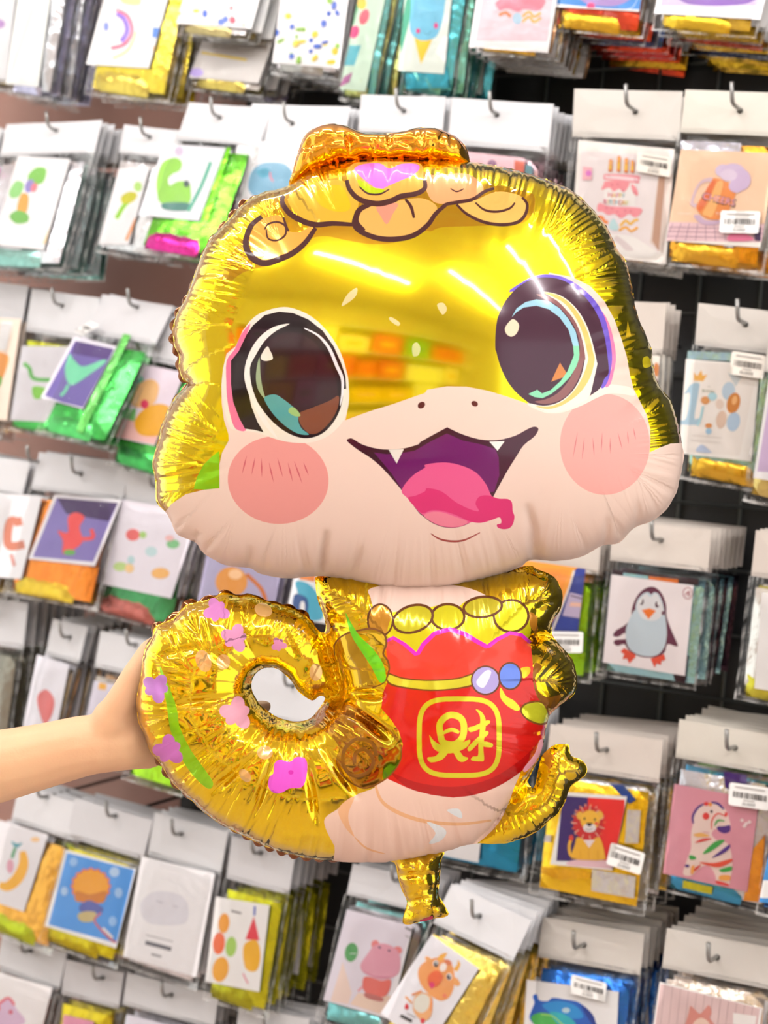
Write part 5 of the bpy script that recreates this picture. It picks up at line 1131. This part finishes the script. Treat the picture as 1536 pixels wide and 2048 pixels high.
add('eye_r', (140, 92, 92), 'gloss', sm(P4((650, 1000), (742, 1022), (812, 1082), (872, 1162), (908, 1262), (924, 1360), (924, 1450)) + P6((916, 60), (890, 150), (842, 232), (780, 282), (700, 302), (640, 288), (700, 276), (770, 240), (838, 160), (878, 60)) + P4((893, 1400), (893, 1290), (870, 1200), (820, 1120), (760, 1060), (690, 1025)), 3))
cy_o = P4((512, 1130), (540, 1080), (590, 1045), (650, 1030), (720, 1040), (780, 1080), (830, 1140), (870, 1210), (888, 1290)); cy_i = P4((855, 1290), (830, 1200), (780, 1130), (720, 1085), (650, 1065), (580, 1075), (540, 1100))
add('eye_r', (160, 212, 232), 'gloss', cy_o + cy_i)
add('eye_r', (138, 222, 178), 'gloss', P4((888, 1290), (891, 1340)) + P6((888, 50), (872, 95), (838, 150), (790, 200), (735, 244), (685, 269), (640, 263), (605, 246), (655, 222), (682, 243), (730, 224), (785, 174), (824, 118), (850, 55)) + P4((860, 1340), (855, 1290)))
add('eye_r', (240, 226, 196), 'gloss', sm(P4((520, 1140), (550, 1165), (551, 1195), (535, 1225), (510, 1238), (485, 1225), (474, 1195), (490, 1165))))
add('eye_r', (205, 130, 66), 'gloss', P4((782, 1383), (818, 1440), (800, 1465), (733, 1490), (755, 1440)))
# mouth
add('mouth', (66, 14, 40), 'gloss', sm(P5((1100, 508), (1115, 494), (1135, 497), (1185, 527), (1260, 549), (1330, 556), (1420, 549), (1500, 526)) + P6((0, 515), (70, 475), (148, 434), (156, 434), (230, 468), (330, 498), (430, 503), (530, 479), (600, 442), (640, 428), (662, 442), (640, 482), (580, 532), (540, 592), (490, 672), (440, 762), (408, 824), (380, 900), (280, 965), (230, 986), (180, 994), (120, 987), (60, 962), (15, 927)) + P5((1500, 907), (1440, 827), (1380, 752), (1300, 662), (1230, 602), (1160, 557)), 3))
add('mouth', (108, 18, 98), 'gloss', P5((1250, 572), (1320, 582), (1400, 577), (1480, 562)) + P6((0, 545), (70, 505), (150, 466), (240, 506), (340, 527), (420, 552), (440, 600), (443, 700), (415, 790), (380, 800), (0, 800)) + P5((1420, 800), (1350, 690), (1300, 630)))
add('tongue', (232, 92, 148), 'gloss', sm(P5((1405, 792), (1430, 742), (1480, 692), (1536, 657)) + P6((30, 640), (130, 628), (220, 642), (310, 682), (370, 752), (400, 815), (440, 830), (490, 832), (514, 852), (518, 900), (528, 930), (520, 970), (500, 995), (465, 1001), (435, 992), (430, 975), (452, 968), (452, 945), (440, 935), (400, 950), (340, 966), (290, 962), (230, 985), (180, 991), (120, 984), (60, 958), (20, 925)) + P5((1500, 902), (1440, 830)), 3))
add('tongue', (218, 44, 116), 'gloss', sm(P5((1440, 828), (1480, 815), (1536, 790)) + P6((40, 772), (120, 790), (200, 850), (280, 890), (330, 900), (310, 860), (330, 820), (380, 812), (440, 830), (490, 832), (514, 852), (518, 900), (528, 930), (520, 970), (500, 995), (465, 1001), (435, 992), (430, 975), (452, 968), (452, 945), (440, 935), (400, 950), (340, 966), (280, 958), (200, 922), (120, 898), (60, 896), (20, 912)) + P5((1500, 898)), 3))
add('tongue', (238, 132, 158), 'gloss', sm(P6((22, 926), (60, 905), (120, 906), (200, 932), (268, 962), (200, 988), (120, 981), (60, 956))))
add('tooth_l', (240, 232, 226), 'gloss', P5((1333, 557), (1418, 553), (1378, 634)))
add('tooth_r', (248, 240, 236), 'gloss', P6((388, 512), (473, 509), (433, 563)))
add('chin', (160, 72, 66), 'ink', stroke(P6((60, 1025), (110, 1056), (180, 1069), (250, 1061), (335, 1020)), 4.2, 0.6))
add('nostril_l', (92, 40, 34), 'ink', ellipse(*P6((8, 308))[0], 8, 6.3, -35)); add('nostril_r', (92, 40, 34), 'ink', ellipse(*P6((305, 300))[0], 7, 5.4, 25))
# printed hair
OR, OR2 = (240, 178, 76), (246, 190, 110)
def dk(pts, w_): add('hair_line', (62, 20, 16), 'ink', stroke(pts, w_ * 1.65, 0.35))
add('hair_curl', (232, 190, 60), 'tint', sm(P3((770, 470), (850, 410), (950, 370), (1060, 362), (1110, 400), (1165, 480), (1142, 560), (1120, 605), (1000, 602), (900, 592), (820, 552))))
add('hair_curl', (228, 204, 30), 'tint', sm(P3((920, 450), (960, 410), (1040, 390), (1090, 420), (1120, 520), (1050, 540), (960, 510))))
add('hair_curl', OR, 'tint', sm(P3((558, 720), (565, 660), (600, 600), (650, 572), (720, 560), (750, 600), (770, 645), (830, 655), (897, 622), (905, 645), (870, 705), (800, 765), (720, 805), (640, 812), (590, 782))))
add('hair_curl', (238, 190, 100), 'tint', sm(C2((590, 1330), (600, 1270), (640, 1230), (760, 1225), (880, 1200), (1000, 1190), (1085, 1240), (1060, 1310), (1000, 1380), (900, 1425), (800, 1436), (700, 1416), (630, 1386))))
add('hair_curl', (244, 160, 134), 'tint', sm(C2((725, 1235), (850, 1220), (820, 1285), (785, 1345), (750, 1300))))
add('hair_curl', (248, 182, 124), 'tint', sm(C2((1010, 1060), (1100, 1050), (1250, 1040), (1330, 1080), (1365, 1140), (1300, 1192), (1200, 1212), (1100, 1222), (1040, 1182))))
add('hair_curl', (244, 200, 104), 'tint', sm(P4((205, 500), (300, 480), (420, 430), (520, 438), (580, 468), (592, 530), (562, 590), (480, 612), (380, 602), (280, 562))))
add('hair_band', (238, 186, 84), 'tint', sm(C2((548, 1040), (570, 992), (640, 972), (900, 972), (992, 988), (1004, 1060), (1002, 1130), (900, 1162), (820, 1197), (740, 1207), (640, 1192), (580, 1142))))
add('heart', (226, 108, 204), 'ink', sm(C2((590, 1012), (640, 986), (740, 980), (800, 1012), (870, 984), (960, 984), (982, 1010), (940, 1052), (870, 1082), (800, 1112), (740, 1136), (680, 1102), (620, 1052))))
add('hair_band', (196, 222, 20), 'tint', sm(C2((608, 1078), (650, 1092), (690, 1122), (772, 1136), (740, 1162), (680, 1162), (630, 1132)), 3))
dk(P3((625, 568), (570, 612), (540, 680), (538, 740), (575, 800), (640, 828), (720, 806), (800, 770), (870, 710), (925, 630)), 8)
dk(P3((650, 640), (660, 690), (710, 700), (755, 670), (755, 620), (710, 598), (660, 610), (640, 640)), 2.6)
dk(P3((748, 448), (738, 485), (775, 545), (850, 592), (930, 613), (1020, 606), (1130, 612)), 7)
dk(P3((745, 570), (760, 620), (775, 650)), 3)
dk(C2((645, 1232), (602, 1290), (590, 1350), (640, 1396), (740, 1431), (850, 1434), (950, 1410), (1030, 1350), (1080, 1280), (1140, 1230)), 6.5)
dk(C2((690, 1225), (620, 1260), (600, 1330), (650, 1385)), 7)
dk(C2((545, 1080), (558, 1130), (600, 1182), (660, 1211), (740, 1222), (820, 1202), (870, 1178), (960, 1162), (1012, 1130), (1012, 1080)), 7)
dk(C2((620, 1120), (670, 1160), (740, 1165), (800, 1135)), 2.4)
dk(C2((1080, 1290), (1130, 1232), (1200, 1215), (1300, 1196), (1370, 1150), (1430, 1130)), 4.5)
dk(C2((895, 1195), (930, 1240), (948, 1308)), 4)
dk(P4((205, 500), (260, 552), (350, 596), (450, 613), (540, 601), (586, 560), (599, 500), (570, 460)), 4.2)
dk(P4((310, 490), (360, 530), (430, 540), (500, 522), (530, 490)), 3)
dk(P4((170, 410), (205, 428), (245, 412)), 1.8)
for q in (P3((1335, 1135), (1350, 1130), (1395, 1160), (1385, 1178), (1345, 1152)), P3((1465, 1290), (1490, 1270), (1510, 1300), (1500, 1340), (1470, 1345)), P4((95, 1060), (130, 1050), (150, 1085), (125, 1115)), P3((1070, 1065), (1105, 1000), (1155, 965), (1150, 1010), (1105, 1050))):
    add('freckle', (246, 234, 170), 'tint', sm(q))
add('scale_mark', (238, 200, 30), 'tint', P4((1160, 1150), (1180, 1235), (1150, 1240))); add('scale_mark', (246, 224, 30), 'tint', sm(P4((1245, 1360), (1275, 1350), (1290, 1400), (1250, 1410))))
GR = {'cheek_l': ('cheek', 'round pink blush with red strokes under the left eye'), 'cheek_r': ('cheek', 'round pink blush with red strokes under the right eye'), 'eye_l': ('eye', 'big dark left eye with teal and brown glints'), 'eye_r': ('eye', 'big purple right eye with rainbow rings'),
      'mouth': ('mouth', 'open smiling purple mouth'), 'tongue': ('tongue', 'curled bright pink tongue'), 'tooth_l': ('tooth', None), 'tooth_r': ('tooth', None), 'chin': ('chin_line', None), 'nostril_l': ('nostril', None), 'nostril_r': ('nostril', None), 'heart': ('heart_print', 'magenta heart printed on the forehead'), 'face': ('face_panel', 'pale pink lower face')}
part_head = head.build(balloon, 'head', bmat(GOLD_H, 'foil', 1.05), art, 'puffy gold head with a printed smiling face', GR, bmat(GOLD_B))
BRN = bmat((120, 66, 18), 'foil')
head.scallop_edge(part_head, 0.02, 0.20, 11, 30, BRN)

# ---- crown tuft on top of the head
crown_out = sm([(578, 372), (586, 340), (592, 317), (601, 290), (612, 268), (645, 250), (682, 249), (712, 260), (739, 269), (802, 264), (829, 256), (872, 257), (905, 270), (929, 290), (939, 317), (936, 330), (880, 328), (845, 326), (765, 323), (700, 327), (640, 340), (605, 356)])
cc = [(C2((555, 830), (575, 980)), 0.6, 6), (C2((800, 820), (805, 970)), 0.6, 7), (C2((995, 770), (1000, 970)), 0.65, 6), (C2((700, 860), (720, 960)), 0.4, 6), (C2((340, 840), (310, 1000)), 0.4, 6), (C2((1160, 820), (1180, 960)), 0.4, 6), (C2((860, 870), (970, 930)), 0.3, 6), (C2((430, 900), (450, 990)), 0.3, 5), (C2((300, 900), (620, 870), (1200, 880)), 0.25, 9)]
crown = Lobe(crown_out, creases=cc, hmax=0.027, g=3.0, flange=2.5, pinch=(60, 0.13), seed=9, pucker=(60, 0.06), crumple=(0.0034, 120), z0=Z0 - 0.004, pts=4.0)
crown.build(balloon, 'crown', bmat(GOLD_C, 'foil'), [], 'orange gold crumpled tuft on top of the head')

# ---- body with curled tail, arms and foot
body_out = sm(P8((300, 20), (620, 60), (900, 40), (1150, 5)) + [(1073, 1138), (1107, 1153), (1124, 1183), (1122, 1217), (1106, 1240), (1104, 1268), (1122, 1292), (1145, 1319), (1154, 1357), (1149, 1387), (1122, 1410), (1100, 1430), (1093, 1452), (1088, 1481), (1080, 1511), (1066, 1540), (1056, 1560),
    (1060, 1572), (1068, 1574), (1074, 1552), (1079, 1526), (1084, 1512), (1094, 1500), (1107, 1491), (1125, 1488), (1138, 1490), (1142, 1511), (1160, 1518), (1173, 1532), (1170, 1552), (1141, 1574), (1126, 1613), (1092, 1648), (1062, 1670), (1009, 1687), (960, 1687), (933, 1690), (886, 1704), (830, 1716), (769, 1724), (711, 1724), (654, 1721), (598, 1713), (534, 1694), (477, 1667), (424, 1637), (386, 1604), (345, 1566), (322, 1530), (298, 1498), (291, 1471), (277, 1445), (273, 1396), (281, 1358), (288, 1302), (304, 1276), (311, 1253), (345, 1237), (371, 1211), (401, 1203), (428, 1195), (447, 1185), (481, 1193), (500, 1189), (534, 1203), (579, 1214), (613, 1233), (638, 1262), (650, 1262),
    (650, 1243), (643, 1221), (635, 1198), (631, 1168), (640, 1150)], 3)
hole = sm([(503, 1377), (507, 1354), (522, 1339), (541, 1335), (560, 1341), (582, 1361), (598, 1384), (624, 1401), (639, 1392), (650, 1397), (636, 1420), (620, 1437), (598, 1443), (567, 1439), (541, 1426), (518, 1407)], 3)
slits = [[(641, 1262), (655, 1300), (668, 1340), (679, 1375), (676, 1390), (652, 1398)], P8((1165, 395), (1230, 365), (1285, 390)), P8((1185, 1065), (1140, 1150), (1060, 1250), (960, 1390), (880, 1470))]
bc = [(P7((360, 660), (520, 645), (690, 622)), 0.3, 7), (P7((540, 380), (620, 440), (700, 500)), 0.3, 7), (P7((720, 290), (745, 360), (770, 440)), 0.3, 6), (P7((540, 1140), (690, 1000), (830, 880)), 0.35, 8), (P7((760, 1290), (830, 1080), (890, 880)), 0.3, 8), (P7((1110, 1290), (1080, 1080), (1040, 880)), 0.3, 8), (P7((1330, 1130), (1230, 1000), (1130, 860)), 0.3, 8),
      (P7((1500, 830), (1380, 740), (1240, 650)), 0.55, 9), (P7((1460, 600), (1340, 600), (1240, 610)), 0.5, 8), (P7((260, 420), (400, 390), (520, 360)), 0.25, 8), (P7((250, 430), (260, 480), (350, 700)), 0.22, 10), (P7((930, 280), (970, 380), (1000, 440)), 0.3, 7), (P7((1130, 330), (1060, 420), (1010, 540)), 0.2, 10), (P8((1270, 790), (1300, 690), (1400, 560)), 0.3, 10), (P8((1180, 420), (1280, 470), (1400, 570)), 0.35, 9),
      (P8((50, 200), (110, 260), (200, 330)), 0.4, 10), (P8((1320, 180), (1230, 200), (1160, 250)), 0.4, 10), (P8((1240, 1180), (1130, 1300), (1000, 1420)), 0.3, 10), (P8((1330, 1160), (1290, 1220), (1220, 1300)), 0.3, 8), (P8((780, 70), (800, 150), (805, 220)), 0.2, 6)]
body = Lobe(body_out, [hole], slits, bc, hmax=0.066, pinch=(44, 0.11), seed=12, pucker=(150, 0.8), crumple=(0.0006, 110), z0=Z0 + 0.008, flange=3)
art = []
PK = (238, 208, 194)
add('collar', PK, 'ink', sm(P8((330, 120), (322, 175), (345, 235), (420, 250), (620, 230), (800, 228), (960, 195), (850, 125), (600, 90))))
add('coins', (210, 150, 44), 'tint', ellipse(*P8((372, 292))[0], 26, 32, 0)); 
add('coins', (236, 226, 24), 'tint', sm(P8((410, 350), (440, 270), (520, 220), (620, 225), (700, 210), (780, 222), (820, 195), (910, 165), (1000, 190), (1070, 180), (1130, 205), (1160, 270), (1150, 400), (940, 470), (560, 500), (430, 440))))
def ring(g_, c, x, y, rx, ry, rot, w_): add(g_, c, 'ink', stroke(P8(*ellipse(x, y, rx, ry, rot, 26)), w_, 0, False, closed=True))
for (x, y, rx, ry, rot, c) in ((1065, 270, 92, 85, 0, (246, 238, 30)), (730, 275, 88, 68, 0, (226, 222, 34)), (545, 285, 108, 70, -18, (214, 208, 40)), (915, 222, 102, 54, -6, (206, 196, 44))):
    add('coins', c, 'tint', P8(*ellipse(x, y, rx, ry, rot, 30))); ring('coins', (96, 52, 14), x, y, rx, ry, rot, 5.2)
ring('coins', (96, 52, 14), 372, 292, 66, 84, 0, 4)
RD = (212, 26, 16)
bag = P8((398, 405), (440, 385), (500, 420), (560, 472), (572, 468), (600, 420), (660, 362), (740, 340), (820, 365), (880, 402), (935, 432), (948, 428), (990, 395), (1060, 360), (1120, 370), (1168, 412), (1172, 500), (1185, 570), (1218, 720), (1248, 840), (1242, 900), (1205, 1000), (1120, 1092), (1000, 1170), (880, 1215), (760, 1232), (640, 1217), (520, 1182), (405, 1130), (440, 1080), (480, 1000), (492, 950), (470, 880), (430, 820), (378, 760), (385, 680), (410, 620), (415, 540))
add('belly', (238, 204, 186), 'ink', sm(P8((410, 1120), (340, 1180), (240, 1220), (150, 1290), (80, 1340), (85, 1400), (130, 1490), (180, 1600), (700, 1560), (850, 1500), (1000, 1365), (1080, 1180), (1100, 1080), (880, 1100), (600, 1100))))
add('belly', (232, 178, 132), 'ink', stroke(P8((345, 1160), (370, 1235), (420, 1285), (520, 1333), (640, 1362), (800, 1372), (960, 1352)), 8, 0.5))
add('belly', (236, 184, 140), 'ink', sm(P8((150, 1290), (235, 1225), (205, 1310), (208, 1370), (235, 1440), (180, 1380))))
add('belly', (232, 178, 132), 'ink', stroke(P8((235, 1440), (300, 1500), (400, 1530)), 4, 0.7))
add('belly', (226, 230, 232), 'ink', sm(P8((725, 1300), (780, 1290), (802, 1310), (800, 1342)))); add('belly', (226, 230, 232), 'ink', sm(P8((618, 1360), (700, 1388), (722, 1420), (690, 1462), (630, 1475), (665, 1420))))
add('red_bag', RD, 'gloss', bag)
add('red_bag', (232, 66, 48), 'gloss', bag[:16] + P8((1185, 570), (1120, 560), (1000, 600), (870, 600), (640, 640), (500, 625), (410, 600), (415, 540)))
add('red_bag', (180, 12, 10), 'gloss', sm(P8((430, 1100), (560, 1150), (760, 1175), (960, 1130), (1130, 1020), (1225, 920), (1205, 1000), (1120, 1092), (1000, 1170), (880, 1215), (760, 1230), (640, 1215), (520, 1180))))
add('red_bag', (224, 40, 196), 'gloss', stroke(bag[0:16], 9, 0.3, False))
add('rope', (124, 70, 20), 'ink', sm(P8((402, 570), (500, 597), (640, 607), (780, 597), (875, 572), (880, 632), (780, 658), (640, 668), (500, 653), (415, 630))))
add('rope', (232, 228, 60), 'tint', sm(P8((412, 580), (500, 605), (640, 615), (780, 605), (872, 580), (874, 624), (780, 650), (640, 660), (500, 645), (422, 622))))
add('rope', (240, 214, 44), 'tint', sm(P8((1010, 650), (1040, 695), (1080, 718), (1112, 758), (1092, 772), (1040, 742), (1008, 700))))
add('rope', (240, 214, 44), 'tint', sm(P8((1115, 550), (1160, 540), (1165, 570), (1130, 600))))
for x, y, rx, ry, c in ((930, 611, 70, 70, (176, 162, 222)), (1060, 588, 55, 66, (104, 136, 230))):
    add('bead', (110, 66, 40), 'ink', P8(*ellipse(x, y, rx + 9, ry + 9, 0, 30))); add('bead', c, 'gloss', P8(*ellipse(x, y, rx, ry, 0, 30)))
add('bead', (232, 230, 242), 'gloss', sm(P8((880, 620), (930, 560), (960, 570), (920, 650))))
# emblem with the written character
sq = [(790 + 212 * math.copysign(abs(math.cos(t)) ** 0.55, math.cos(t)), 912 + 203 * math.copysign(abs(math.sin(t)) ** 0.55, math.sin(t))) for t in [2 * math.pi * k / 44 for k in range(44)]]
EM = (220, 214, 42)
add('emblem', EM, 'tint', stroke(P8(*sq), 10, 0, False, closed=True))
add('emblem', EM, 'tint', stroke(P8((692, 905), (688, 840), (735, 796), (792, 806), (815, 850), (806, 915), (762, 950), (706, 940), (692, 905)), 13))
add('emblem', EM, 'tint', stroke(P8((705, 890), (750, 872), (790, 888)), 8, 0.3))
add('emblem', EM, 'tint', sm(P8((632, 900), (655, 930), (700, 955), (760, 960), (845, 925), (830, 965), (760, 995), (690, 992), (650, 965))))
add('emblem', EM, 'tint', sm(P8((700, 975), (735, 985), (700, 1030), (640, 1045), (622, 1020), (665, 1012))))
add('emblem', EM, 'tint', sm(P8((758, 985), (790, 985), (812, 1012), (838, 1022), (815, 1042), (785, 1035))))
add('emblem', EM, 'tint', sm(P8((878, 765), (905, 775), (928, 810), (930, 860), (918, 960), (922, 1030), (905, 1040), (855, 1035), (862, 1015), (890, 1008), (892, 950), (900, 860), (900, 800))))
add('emblem', EM, 'tint', sm(P8((838, 862), (870, 852), (940, 822), (952, 838), (900, 868), (850, 885))))
add('emblem', EM, 'tint', sm(P8((930, 880), (945, 895), (905, 930), (850, 985), (835, 970), (870, 930))))
add('emblem', EM, 'tint', sm(P8((915, 935), (965, 945), (962, 965), (915, 960))))
# arms
add('arm', (208, 168, 26), 'foil', sm(P8((130, 480), (130, 420), (180, 372), (270, 345), (340, 340), (392, 372), (402, 420), (385, 470), (412, 512), (415, 560), (390, 620), (320, 655), (200, 640))))
add('arm', (122, 74, 22), 'ink', stroke(P8((132, 480), (130, 420), (180, 370), (270, 344), (340, 338), (394, 370), (404, 420), (388, 470), (414, 512), (418, 560), (392, 622), (330, 650)), 4.2, 0.5))
add('green_stripe', (120, 222, 40), 'tint', sm(P8((188, 255), (220, 310), (262, 375), (330, 440), (385, 520), (402, 600), (370, 622), (325, 540), (270, 455), (218, 370))))  # lime reflection across the foil arm, painted in as colour
add('arm', (122, 74, 22), 'ink', stroke(P8((1165, 250), (1200, 330), (1180, 390)), 5, 0.4)); add('arm', (214, 142, 40), 'tint', sm(P8((1168, 250), (1205, 285), (1190, 350), (1165, 320))))
add('arm', (150, 96, 20), 'tint', sm(P8((1190, 520), (1230, 540), (1190, 600), (1210, 670), (1260, 700), (1330, 690), (1290, 760), (1240, 740), (1200, 690), (1180, 600))))
add('arm', (122, 74, 22), 'ink', sm(P8((1112, 768), (1148, 728), (1235, 724), (1272, 815), (1225, 848), (1150, 822)))); add('arm', (232, 232, 50), 'tint', sm(P8((1122, 770), (1152, 737), (1230, 733), (1263, 810), (1222, 838), (1152, 812))))
add('pink_strip', (232, 160, 180), 'ink', sm(P8((1215, 930), (1235, 935), (1215, 1010), (1150, 1090), (1130, 1080), (1190, 1000))))
# paw with a spiral
add('paw', (186, 134, 26), 'foil', sm(P7((1050, 770), (1130, 695), (1220, 652), (1290, 685), (1400, 762), (1500, 832), (1542, 900), (1537, 980), (1490, 1052), (1420, 1102), (1350, 1127), (1280, 1102), (1222, 1052), (1197, 980), (1212, 920), (1180, 862), (1110, 812))))
add('paw', (206, 186, 30), 'foil', sm(P7((1400, 800), (1500, 860), (1535, 920), (1530, 980), (1488, 1050), (1440, 1090), (1460, 980), (1440, 880))))
add('paw', (140, 90, 24), 'tint', stroke(P7((1410, 960), (1390, 890), (1310, 868), (1245, 920), (1235, 1000), (1280, 1060), (1360, 1050), (1395, 985), (1350, 925), (1300, 945), (1295, 1000)), 7.5))
add('paw', (130, 78, 22), 'ink', stroke(P7((1197, 980), (1222, 1052), (1280, 1102), (1350, 1129), (1420, 1104), (1490, 1054), (1539, 980), (1544, 900)), 3.4, 0.6))
# tail prints
add('green_stripe', (150, 212, 24), 'tint', sm(P7((262, 488), (300, 560), (352, 700), (368, 800), (424, 920), (502, 1030), (546, 1100), (520, 1132), (440, 1062), (368, 952), (320, 820), (300, 690))))
def flower(x, y, r, rot, c):
    for k in range(5):
        t = math.radians(rot + 72 * k + (12 if k % 2 else 0)); rr = r * (1.0 if k not in (1, 4) else 0.78)
        add('flower', c, 'ink', P7(*ellipse(x + rr * 0.5 * math.cos(t), y + rr * 0.5 * math.sin(t), rr * 0.52, rr * 0.40, math.degrees(t), 20)))
FL = (214, 134, 200)
flower(565, 190, 72, 20, FL); flower(662, 335, 78, 60, (222, 150, 190)); flower(245, 600, 80, 75, (196, 132, 208)); flower(312, 930, 86, 40, (206, 118, 196)); flower(670, 735, 92, 50, (226, 160, 178)); flower(895, 370, 42, 10, (222, 140, 180))
add('flower', (232, 92, 214), 'ink', sm(P7((870, 1000), (900, 978), (950, 990), (985, 965), (1030, 970), (1045, 1010), (1035, 1090), (1010, 1125), (950, 1130), (915, 1150), (870, 1155), (838, 1120), (845, 1070), (865, 1050))))
add('flower', (214, 50, 180), 'ink', P7(*ellipse(958, 1045, 14, 12, 0, 14)))
for x, y, rx, ry, rot in ((812, 185, 48, 35, 20), (495, 455, 40, 60, -20), (1090, 515, 34, 46, 0), (820, 940, 42, 36, 0), (715, 1062, 26, 40, -40), (600, 460, 36, 40, 0)):
    add('spot', (240, 192, 120), 'tint', P7(*ellipse(x, y, rx, ry, rot, 22)))
GB = {'red_bag': ('money_bag', 'bright red printed money bag with a scalloped top'), 'emblem': ('emblem', 'yellow round cornered seal with a written character'), 'coins': ('coins', 'heap of yellow coins in the bag opening'), 'belly': ('belly_panel', 'pale pink belly'), 'collar': ('neck_panel', None), 'paw': ('paw', 'golden paw with a spiral'), 'flower': ('flower_print', 'pink blossom printed on the tail'), 'spot': ('spot_print', None), 'bead': ('bead', 'round bead on the bag cord'), 'rope': ('bag_cord', 'yellow cord tied round the bag'), 'arm': ('arm', None), 'green_stripe': ('green_stripe', None), 'pink_strip': ('pink_strip', None)}
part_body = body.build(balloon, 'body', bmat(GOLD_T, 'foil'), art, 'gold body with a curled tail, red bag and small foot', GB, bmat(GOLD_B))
nb_ = len(body.outline)
bo = np.array(body.outline)
def frac(x, y): return float(np.argmin(np.hypot(bo[:, 0] - x, bo[:, 1] - y))) / nb_
body.scallop_edge(part_body, frac(711, 1724), frac(300, 1500), 11, 28, BRN)
body.scallop_edge(part_body, frac(290, 1302), frac(630, 1255), 10, 36, BRN)

# ---- filling neck under the body
neck_out = sm(C9((760, 545), (830, 570), (850, 650), (872, 725), (905, 800), (895, 850), (880, 925), (930, 937), (1030, 912), (1150, 886), (1140, 840), (1120, 800), (1095, 760), (1100, 690), (1106, 620), (1112, 550), (1130, 505), (1060, 480), (900, 480)), 4)
nc = [(C9((900, 800), (1000, 760), (1110, 780)), 0.7, 6), (C9((930, 600), (940, 700), (920, 790)), 0.4, 6), (C9((1050, 590), (1060, 680), (1040, 770)), 0.4, 7), (C9((960, 830), (980, 920)), 0.35, 5), (C9((1060, 800), (1070, 890)), 0.35, 5)]
neck = Lobe(neck_out, creases=nc, hmax=0.017, g=2.5, flange=3, pinch=(24, 0.2), seed=21, pucker=(40, 1.0), crumple=(0.0022, 36), z0=Z0 + 0.004, pts=3.5)
neck.build(balloon, 'filling_neck', bmat(GOLD_B, 'foil'), [('neck_mark', (150, 214, 40), 'tint', C9((870, 760), (890, 785), (915, 800), (900, 815), (880, 800))), ('neck_mark', (205, 60, 90), 'ink', C9((980, 915), (1060, 885), (1062, 908), (985, 928)))], 'crumpled gold filling neck with a flat end', {'neck_mark': ('neck_mark', None)})

# ------------------------------------------------------------------ the arm and hand holding the tail from behind
def hand_point(px, py, z): 
    r = ray(px, py); return CAM + r * z
SKIN = mat((236, 192, 150), 0.5, 0, 'skin')
def capsule_chain(bm, pts, n=14):
    """tapered tube through (px, py, depth, radius px) with rounded ends"""
    P = [(hand_point(x, y, z), r * z / FPX) for x, y, z, r in pts]
    rings = []
    for i, (p, r) in enumerate(P):
        d = (P[min(i + 1, len(P) - 1)][0] - P[max(i - 1, 0)][0]).normalized()
        a = d.cross(Vector((0.1, 1, 0.2))).normalized(); c = d.cross(a)
        rings.append((p, r, d, a, c))
    full = []
    p, r, d, a, c = rings[0]
    for t in (80, 50, 25): full.append((p - d * r * math.sin(math.radians(t)), r * math.cos(math.radians(t)), a, c))
    for (p, r, d, a, c) in rings: full.append((p, r, a, c))
    p, r, d, a, c = rings[-1]
    for t in (25, 50, 80): full.append((p + d * r * math.sin(math.radians(t)), r * math.cos(math.radians(t)), a, c))
    prev = None
    first = None
    for (p, r, a, c) in full:
        ring = [bm.verts.new(p + (a * math.cos(2 * math.pi * k / n) + c * math.sin(2 * math.pi * k / n)) * r) for k in range(n)]
        if prev:
            for k in range(n): bm.faces.new((prev[k], prev[(k + 1) % n], ring[(k + 1) % n], ring[k]))
        else: first = ring
        prev = ring
    bm.faces.new(first[::-1]); bm.faces.new(prev)
bm = bmesh.new()
zh = Z0 + 0.028
capsule_chain(bm, [(-330, 1600, zh + 0.05, 92), (-180, 1572, zh + 0.035, 84), (0, 1532, zh + 0.02, 73), (90, 1511, zh + 0.014, 66), (165, 1492, zh + 0.01, 62), (215, 1484, zh + 0.01, 58)])
capsule_chain(bm, [(195, 1492, zh + 0.008, 56), (255, 1482, zh + 0.012, 58), (320, 1480, zh + 0.03, 50)])                 # palm heel
capsule_chain(bm, [(230, 1440, zh + 0.004, 48), (275, 1420, zh + 0.018, 50), (330, 1430, zh + 0.03, 46)])                # thumb side of the palm
capsule_chain(bm, [(214, 1462, zh + 0.004, 44), (246, 1405, zh - 0.002, 36), (276, 1350, zh + 0.002, 32), (305, 1304, zh + 0.01, 29), (340, 1275, zh + 0.036, 24), (368, 1262, zh + 0.042, 19)])  # thumb
capsule_chain(bm, [(250, 1515, zh + 0.01, 26), (300, 1512, zh + 0.022, 26)])
for (x, y, dx, dy, L_) in ((345, 1405, 1.0, -0.42, 155), (362, 1440, 1.0, -0.16, 170), (365, 1475, 1.0, 0.06, 160), (352, 1508, 1.0, 0.28, 130)):
    l = math.hypot(dx, dy); ux, uy = dx / l, dy / l
    capsule_chain(bm, [(x - 30 * ux, y - 30 * uy, zh + 0.032, 20), (x + 0.33 * L_ * ux, y + 0.33 * L_ * uy, zh + 0.047, 18.5), (x + 0.66 * L_ * ux, y + 0.66 * L_ * uy, zh + 0.050, 17), (x + L_ * ux, y + L_ * uy, zh + 0.044, 14.5)])
me = bpy.data.meshes.new('person'); bm.to_mesh(me); bm.free()
me.materials.append(SKIN)
person = mesh_obj('person', me)
rm = person.modifiers.new('one_skin', 'REMESH'); rm.mode = 'VOXEL'; rm.voxel_size = 0.0028; rm.use_smooth_shade = True
smo = person.modifiers.new('soften', 'SMOOTH'); smo.factor = 0.5; smo.iterations = 9
tag(person, 'bare forearm and hand reaching in from the left, gripping the curled tail', 'person')
